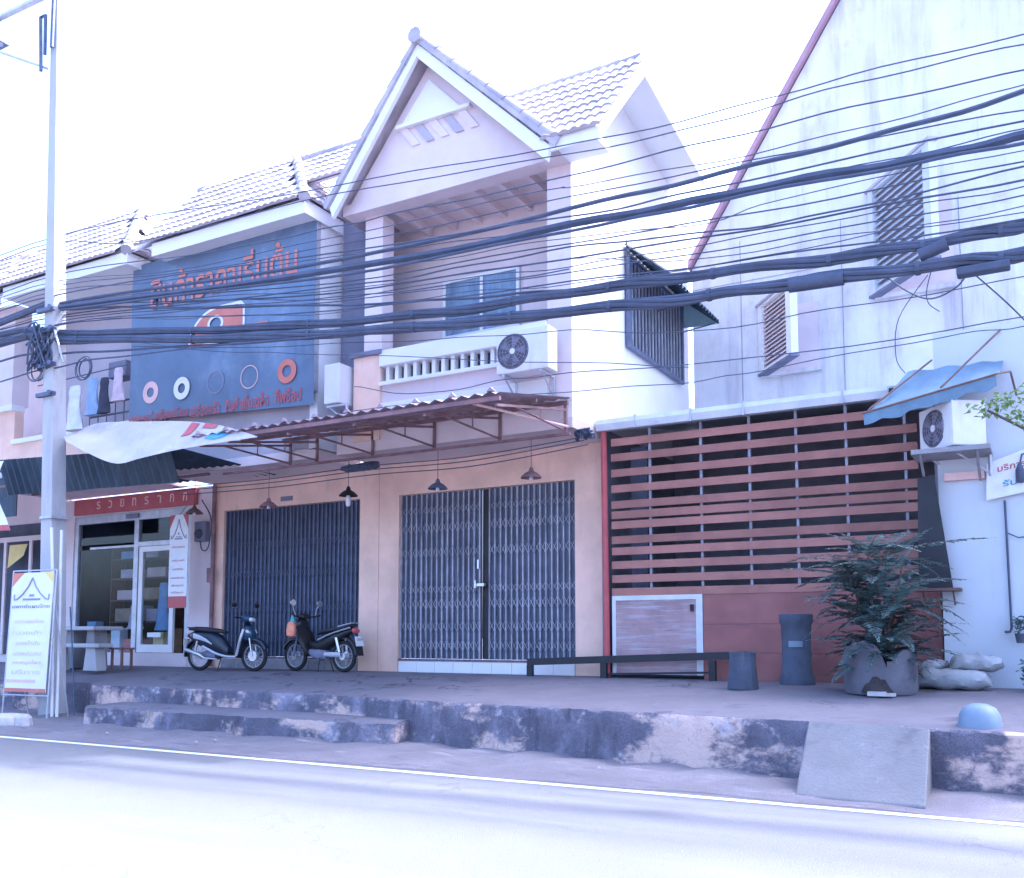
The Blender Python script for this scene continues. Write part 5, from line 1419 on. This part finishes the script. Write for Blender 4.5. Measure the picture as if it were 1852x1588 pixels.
mb = MB().lathe([(.19, 0), (.185, .05), (.175, .12), (.14, .185), (.07, .22), (0, .228)], 24, (-.53, -4.20, .60))
solo('plastic_basin', mb, 'bluebucket', 'pale blue plastic basin lying upside down at the pavement edge', 'basin', smooth=True)
mb = MB()
for (x, y, s) in ((-14.35, -4.75, .32), (-14.1, -4.7, .2)):
    mb.loft([[(x + s * k_ * math.cos(a) * (1 + .1 * math.sin(3 * a)), y + s * .7 * k_ * math.sin(a), z) for a in [2 * math.pi * j / 9 for j in range(9)]] for k_, z in ((1, 0), (1.02, .06), (.9, .17), (.6, .22))])
solo('stone_slab', mb, 'stone', 'pale rough stone slab at the road edge below the standing banner', 'stone', bevel=.015)
for k in range(5):
    x = random.uniform(-12, -2.6); y = front_y(x) - random.uniform(.35, 1.0); s = random.uniform(.02, .04)
    if -13.6 < x < -7.2: y -= .7
    mb = MB().loft([[(x + s * k_ * math.cos(a), y + s * k_ * math.sin(a), z) for a in [2 * math.pi * j / 7 for j in range(7)]] for k_, z in ((.9, .03), (1, .05), (.8, .03 + s), (.3, .04 + s))])
    solo('pebble', mb, 'concrete', 'small stone lying on the dusty shoulder', 'stone', 'stones on the shoulder')

# ------------------------------------------------------------------ motorbikes
WR = .285
def ell_ring(x, cz, hw, hh, n=14, p=2.6, cy=0.0, lean=0.0):
    rg = []
    for k in range(n):
        a = 2 * math.pi * k / n
        c, s = math.cos(a), math.sin(a)
        rg.append((x + lean * math.copysign(abs(s) ** (2 / p), s) * hh, cy + hw * math.copysign(abs(c) ** (2 / p), c), cz + hh * math.copysign(abs(s) ** (2 / p), s)))
    return rg
def wheel(bike, x, silver, disc):
    w_ = part('wheel', MB().torus((x, 0, WR), WR - .038, .040, 36, 10, 'y'), 'rubber', bike, world=False, smooth=True)
    part('rim', MB().torus((x, 0, WR), WR - .070, .014, 36, 6, 'y', rx=.026), silver, w_, world=False, smooth=True)
    sp = MB()
    for k in range(18):
        a = 2 * math.pi * k / 18
        b = a + (.35 if k % 2 else -.35)
        sp.tube([(x + .04 * math.cos(b), .02 * (-1) ** k, WR + .04 * math.sin(b)), (x + (WR - .075) * math.cos(a), 0, WR + (WR - .075) * math.sin(a))], .0035, 4)
    part('spokes', sp, silver, w_, world=False)
    part('hub', MB().lathe([(0, -.06), (disc, -.06), (disc, -.035), (.045, -.03), (.045, .04), (disc * .8, .045), (disc * .8, .06), (0, .06)], 22, (x, 0, WR), 'y'), 'chrome', w_, world=False, smooth=True)
    return w_
def fender(bike, x, a0, a1, m_, r=WR + .035, wd=.06):
    rings = []
    for k in range(13):
        a = a0 + (a1 - a0) * k / 12
        rings.append([(x + q * math.cos(a), y, WR + q * math.sin(a)) for q, y in ((r - .03, -wd), (r + .004, -wd * .8), (r + .02, 0), (r + .004, wd * .8), (r - .03, wd), (r - .025, wd * .9), (r + .0, wd * .7), (r + .014, 0), (r + .0, -wd * .7), (r - .025, -wd * .9))])
    return part('fender', MB().loft(rings), m_, bike, world=False, smooth=True)
W0 = dict(world=False)
def mirrors(bike, x, z, m_='bikeblack'):
    for s in (-1, 1):
        mm = part('mirror', MB().tube([(x, s * .24, z), (x + .02, s * .30, z + .14), (x - .01, s * .33, z + .20)], .007, 6), m_, bike, **W0)
        rings = [[(x - .02 + q, s * .34 + .075 * r_ * math.cos(2 * math.pi * k / 14), z + .24 + .045 * r_ * math.sin(2 * math.pi * k / 14)) for k in range(14)] for q, r_ in ((-.012, .9), (.0, 1), (.018, .85), (.03, .4))]
        part('mirror_head', MB().loft(rings), m_, mm, smooth=True, **W0)
        part('mirror_glass', MB().lathe([(0, 0), (.06, 0)], 12, (x - .033, s * .34, z + .24), 'x'), 'chrome', mm, **W0)

# --- scooter, nose to the right
sc = thing('scooter', (-13.38, -1.12, .792), 'dark blue step-through scooter with silver trim, nose to the right', 'scooter', None, R(8))
wheel(sc, -.62, 'silver', .075); wheel(sc, .62, 'silver', .095)
fender(sc, .62, R(25), R(150), 'bikeblue', wd=.075)
fender(sc, -.62, R(70), R(185), 'bikeblack', WR + .05, .07)
fk = MB()
for s in (-1, 1):
    fk.tube([(.62, s * .075, WR), (.585, s * .075, .46), (.55, s * .07, .62)], .017, 8)
part('front_fork', fk, 'chrome', sc, smooth=True, **W0)
part('body', MB().loft([ell_ring(-.86, .66, .05, .05), ell_ring(-.74, .64, .10, .11), ell_ring(-.55, .60, .125, .155), ell_ring(-.30, .55, .125, .19), ell_ring(-.12, .48, .115, .19), ell_ring(.0, .40, .10, .13), ell_ring(.08, .36, .09, .08)]), 'bikeblue', sc, smooth=True, **W0)
part('seat', MB().loft([ell_ring(-.84, .785, .09, .025), ell_ring(-.70, .79, .125, .045), ell_ring(-.48, .775, .13, .05), ell_ring(-.25, .755, .12, .045), ell_ring(-.08, .735, .095, .035), ell_ring(-.02, .725, .05, .02)]), 'seat', sc, smooth=True, **W0)
part('floor_board', MB().loft([ell_ring(-.10, .30, .11, .055), ell_ring(.10, .285, .145, .04), ell_ring(.26, .285, .15, .04), ell_ring(.36, .33, .14, .05)]), 'bikeblack', sc, smooth=True, **W0)
part('leg_shield', MB().loft([ell_ring(.34, .30, .12, .05, lean=0), ell_ring(.39, .42, .17, .07), ell_ring(.43, .55, .19, .09), ell_ring(.46, .70, .17, .10), ell_ring(.47, .82, .11, .08), ell_ring(.45, .90, .07, .04)]), 'bikeblue', sc, smooth=True, **W0)
part('front_cover', MB().loft([ell_ring(.46, .70, .15, .15), ell_ring(.54, .70, .12, .13), ell_ring(.60, .68, .07, .07)]), 'biketeal', sc, smooth=True, **W0)
part('handlebar_cover', MB().loft([ell_ring(.36, .98, .09, .055), ell_ring(.44, .985, .12, .075), ell_ring(.52, .97, .095, .06), ell_ring(.57, .955, .05, .035)]), 'biketeal', sc, smooth=True, **W0)
part('headlight', MB().loft([ell_ring(.545, .96, .08, .045), ell_ring(.585, .955, .05, .03)]), 'ac', sc, smooth=True, **W0)
for s in (-1, 1):
    part('indicator', MB().loft([ell_ring(.53, .74, .05, .03, cy=s * .11), ell_ring(.58, .72, .035, .02, cy=s * .10)]), 'ac', sc, smooth=True, **W0)
    part('silver_trim', MB().tube(curve_pts([(.50, s * .175, .78), (.44, s * .195, .58), (.37, s * .165, .40), (.33, s * .155, .29)], 5), .026, 6), 'silver', sc, smooth=True, **W0)
    part('silver_trim', MB().tube(curve_pts([(.32, s * .155, .27), (.10, s * .155, .275), (-.15, s * .135, .33), (-.36, s * .14, .42), (-.46, s * .135, .46)], 5), .024, 6), 'silver', sc, smooth=True, **W0)
    part('side_flash', MB().loft([ell_ring(-.70, .66, .006, .05, cy=s * .112), ell_ring(-.55, .63, .008, .045, cy=s * .13), ell_ring(-.38, .57, .008, .03, cy=s * .132), ell_ring(-.25, .50, .005, .01, cy=s * .13)]), 'silver', sc, smooth=True, **W0)
part('handlebar', MB().tube([(.40, -.33, 1.0), (.43, -.15, .985), (.43, .15, .985), (.40, .33, 1.0)], .014, 8), 'bikeblack', sc, smooth=True, **W0)
mirrors(sc, .42, .99)
part('engine', MB().loft([ell_ring(-.62, .29, .07, .06, cy=.06), ell_ring(-.40, .30, .10, .09, cy=.02), ell_ring(-.20, .29, .10, .08)]), 'shade_grey', sc, smooth=True, **W0)
part('exhaust', MB().tube([(-.15, -.10, .22), (-.40, -.15, .24), (-.50, -.155, .30), (-.84, -.16, .40)], [.014, .018, .042, .038], 10), 'chrome', sc, smooth=True, **W0)
part('shock_absorber', MB().tube([(-.66, -.10, .34), (-.60, -.11, .56)], .022, 8), 'chrome', sc, smooth=True, **W0)
part('tail_light', MB().loft([ell_ring(-.90, .66, .05, .03), ell_ring(-.86, .66, .07, .045)]), 'red', sc, smooth=True, **W0)
part('grab_rail', MB().tube([(-.62, -.12, .80), (-.86, -.09, .82), (-.86, .09, .82), (-.62, .12, .80)], .011, 6), 'bikeblack', sc, smooth=True, **W0)
part('side_stand', MB().tube([(-.05, -.1, .26), (-.02, -.24, .005)], .011, 6), 'bikeblack', sc, **W0)
part('number_plate', MB().box(-.95, -.945, -.09, .09, .48, .60), 'plate', sc, **W0)

# --- underbone motorcycle, nose to the left (tail and plate to the right)
mc = thing('motorcycle', (-11.55, -.62, .796), 'black motorcycle with an orange bag on its handlebar, tail to the right', 'motorcycle', None, R(176))
wheel(mc, -.61, 'silver', .085); wheel(mc, .61, 'silver', .085)
fender(mc, .61, R(20), R(160), 'bikeblack', wd=.065)
fender(mc, -.61, R(40), R(175), 'bikeblack', WR + .06, .07)
fk = MB()
for s in (-1, 1):
    fk.tube([(.61, s * .08, WR), (.50, s * .08, .62), (.44, s * .07, .84)], .018, 8)
part('front_fork', fk, 'shade_grey', mc, smooth=True, **W0)
part('leg_shield', MB().loft([ell_ring(.22, .36, .14, .08), ell_ring(.30, .50, .20, .13), ell_ring(.38, .64, .20, .15), ell_ring(.43, .78, .13, .12), ell_ring(.45, .88, .07, .06)]), 'bikeblack', mc, smooth=True, **W0)
part('front_cowl', MB().loft([ell_ring(.40, .86, .10, .10), ell_ring(.50, .86, .09, .09), ell_ring(.58, .84, .05, .05)]), 'bikeblack', mc, smooth=True, **W0)
part('handlebar_cover', MB().loft([ell_ring(.34, 1.0, .08, .045), ell_ring(.42, 1.01, .13, .06), ell_ring(.50, .99, .09, .055), ell_ring(.54, .975, .05, .03)]), 'bikeblack', mc, smooth=True, **W0)
part('headlight', MB().loft([ell_ring(.50, .98, .07, .04), ell_ring(.55, .975, .045, .03)]), 'ac', mc, smooth=True, **W0)
part('frame_body', MB().loft([ell_ring(.22, .50, .06, .07), ell_ring(.0, .46, .08, .09), ell_ring(-.20, .52, .11, .13), ell_ring(-.45, .62, .12, .10), ell_ring(-.70, .71, .10, .065), ell_ring(-.88, .77, .05, .03)]), 'bikeblack', mc, smooth=True, **W0)
part('seat', MB().loft([ell_ring(.02, .70, .06, .03), ell_ring(-.12, .735, .115, .045), ell_ring(-.38, .765, .125, .05), ell_ring(-.64, .81, .12, .045), ell_ring(-.84, .85, .08, .03)]), 'seat', mc, smooth=True, **W0)
part('engine', MB().loft([ell_ring(-.22, .30, .09, .09), ell_ring(-.05, .31, .12, .11), ell_ring(.12, .33, .09, .08), ell_ring(.24, .36, .06, .06)]), 'shade_grey', mc, smooth=True, **W0)
for s in (-1, 1):
    part('side_stripe', MB().tube(curve_pts([(-.05, s * .115, .58), (-.35, s * .128, .68), (-.62, s * .125, .75), (-.82, s * .085, .80)], 5), .013, 6), 'silver', mc, smooth=True, **W0)
    part('shock_absorber', MB().tube([(-.58, s * .10, .36), (-.50, s * .11, .62)], .024, 8), 'chrome', mc, smooth=True, **W0)
    part('swing_arm', MB().tube([(-.61, s * .085, .285), (-.18, s * .085, .30)], .02, 6), 'silver', mc, **W0)
part('chain_guard', MB().box(-.60, -.20, .085, .105, .30, .36), 'silver', mc, bevel=.01, **W0)
part('exhaust', MB().tube([(.10, -.10, .24), (-.20, -.12, .20), (-.34, -.13, .24), (-.86, -.16, .34)], [.014, .018, .044, .036], 10), 'chrome', mc, smooth=True, **W0)
part('handlebar', MB().tube([(.34, -.34, 1.03), (.40, -.15, 1.0), (.40, .15, 1.0), (.34, .34, 1.03)], .014, 8), 'bikeblack', mc, smooth=True, **W0)
mirrors(mc, .38, 1.02, 'silver')
part('grab_rail', MB().tube([(-.55, -.12, .82), (-.86, -.10, .88), (-.86, .10, .88), (-.55, .12, .82)], .012, 6), 'silver', mc, smooth=True, **W0)
part('tail_light', MB().loft([ell_ring(-.92, .74, .06, .04), ell_ring(-.86, .75, .08, .05)]), 'red', mc, smooth=True, **W0)
pl = part('number_plate', MB().quad((-.985, .10, .47), (-.985, -.10, .47), (-.945, -.10, .64), (-.945, .10, .64), .005), 'plate', mc, **W0)
q = lettering('กขค', -.07, .07, 0, .05, 0); 
q2 = lettering('482', -.08, .08, -.075, -.015, 0)
q.add(q2.v, q2.f)
q.xf(Matrix.Translation((-.974, 0, .565)) @ Matrix.Rotation(R(-13), 4, 'Y') @ Matrix.Rotation(R(-90), 4, 'Z'))
part('plate_lettering', q, 'printgrey', pl, **W0)
part('mud_flap', MB().quad((-1.0, .08, .30), (-1.0, -.08, .30), (-.96, -.08, .48), (-.96, .08, .48), .006), 'bikeblack', mc, **W0)
part('centre_stand', MB().tube([(-.12, .12, .26), (-.16, .20, .005)], .011, 6).tube([(-.12, -.12, .26), (-.16, -.20, .005)], .011, 6), 'bikeblack', mc, **W0)
part('front_basket', MB().tube([(.50, -.13, .80), (.62, -.13, .80), (.62, .13, .80), (.50, .13, .80)], .008, 6).tube([(.50, -.13, .95), (.64, -.13, .95), (.64, .13, .95), (.50, .13, .95)], .008, 6), 'bikeblack', mc, **W0)
bg_ = thing('shopping_bag', (-11.93, -.93, 1.42), 'orange and teal plastic bag hanging from the motorcycle handlebar', 'bag')
rings = []
for (r_, z) in ((.03, 1.42), (.085, 1.45), (.10, 1.54), (.085, 1.64), (.06, 1.70)):
    rings.append([(-11.95 + r_ * math.cos(2 * math.pi * k / 14) * (1 + .08 * math.sin(3 * k)), -.95 + r_ * .8 * math.sin(2 * math.pi * k / 14), z) for k in range(14)])
part('pouch', MB().loft(rings), 'bagorange', bg_, smooth=True)
part('handles', MB().loft([[(-11.93 + r_ * math.cos(2 * math.pi * k / 10), -.945 + r_ * .6 * math.sin(2 * math.pi * k / 10), z) for k in range(10)] for r_, z in ((.06, 1.70), (.04, 1.76), (.015, 1.82))]), 'bagteal', bg_, smooth=True)
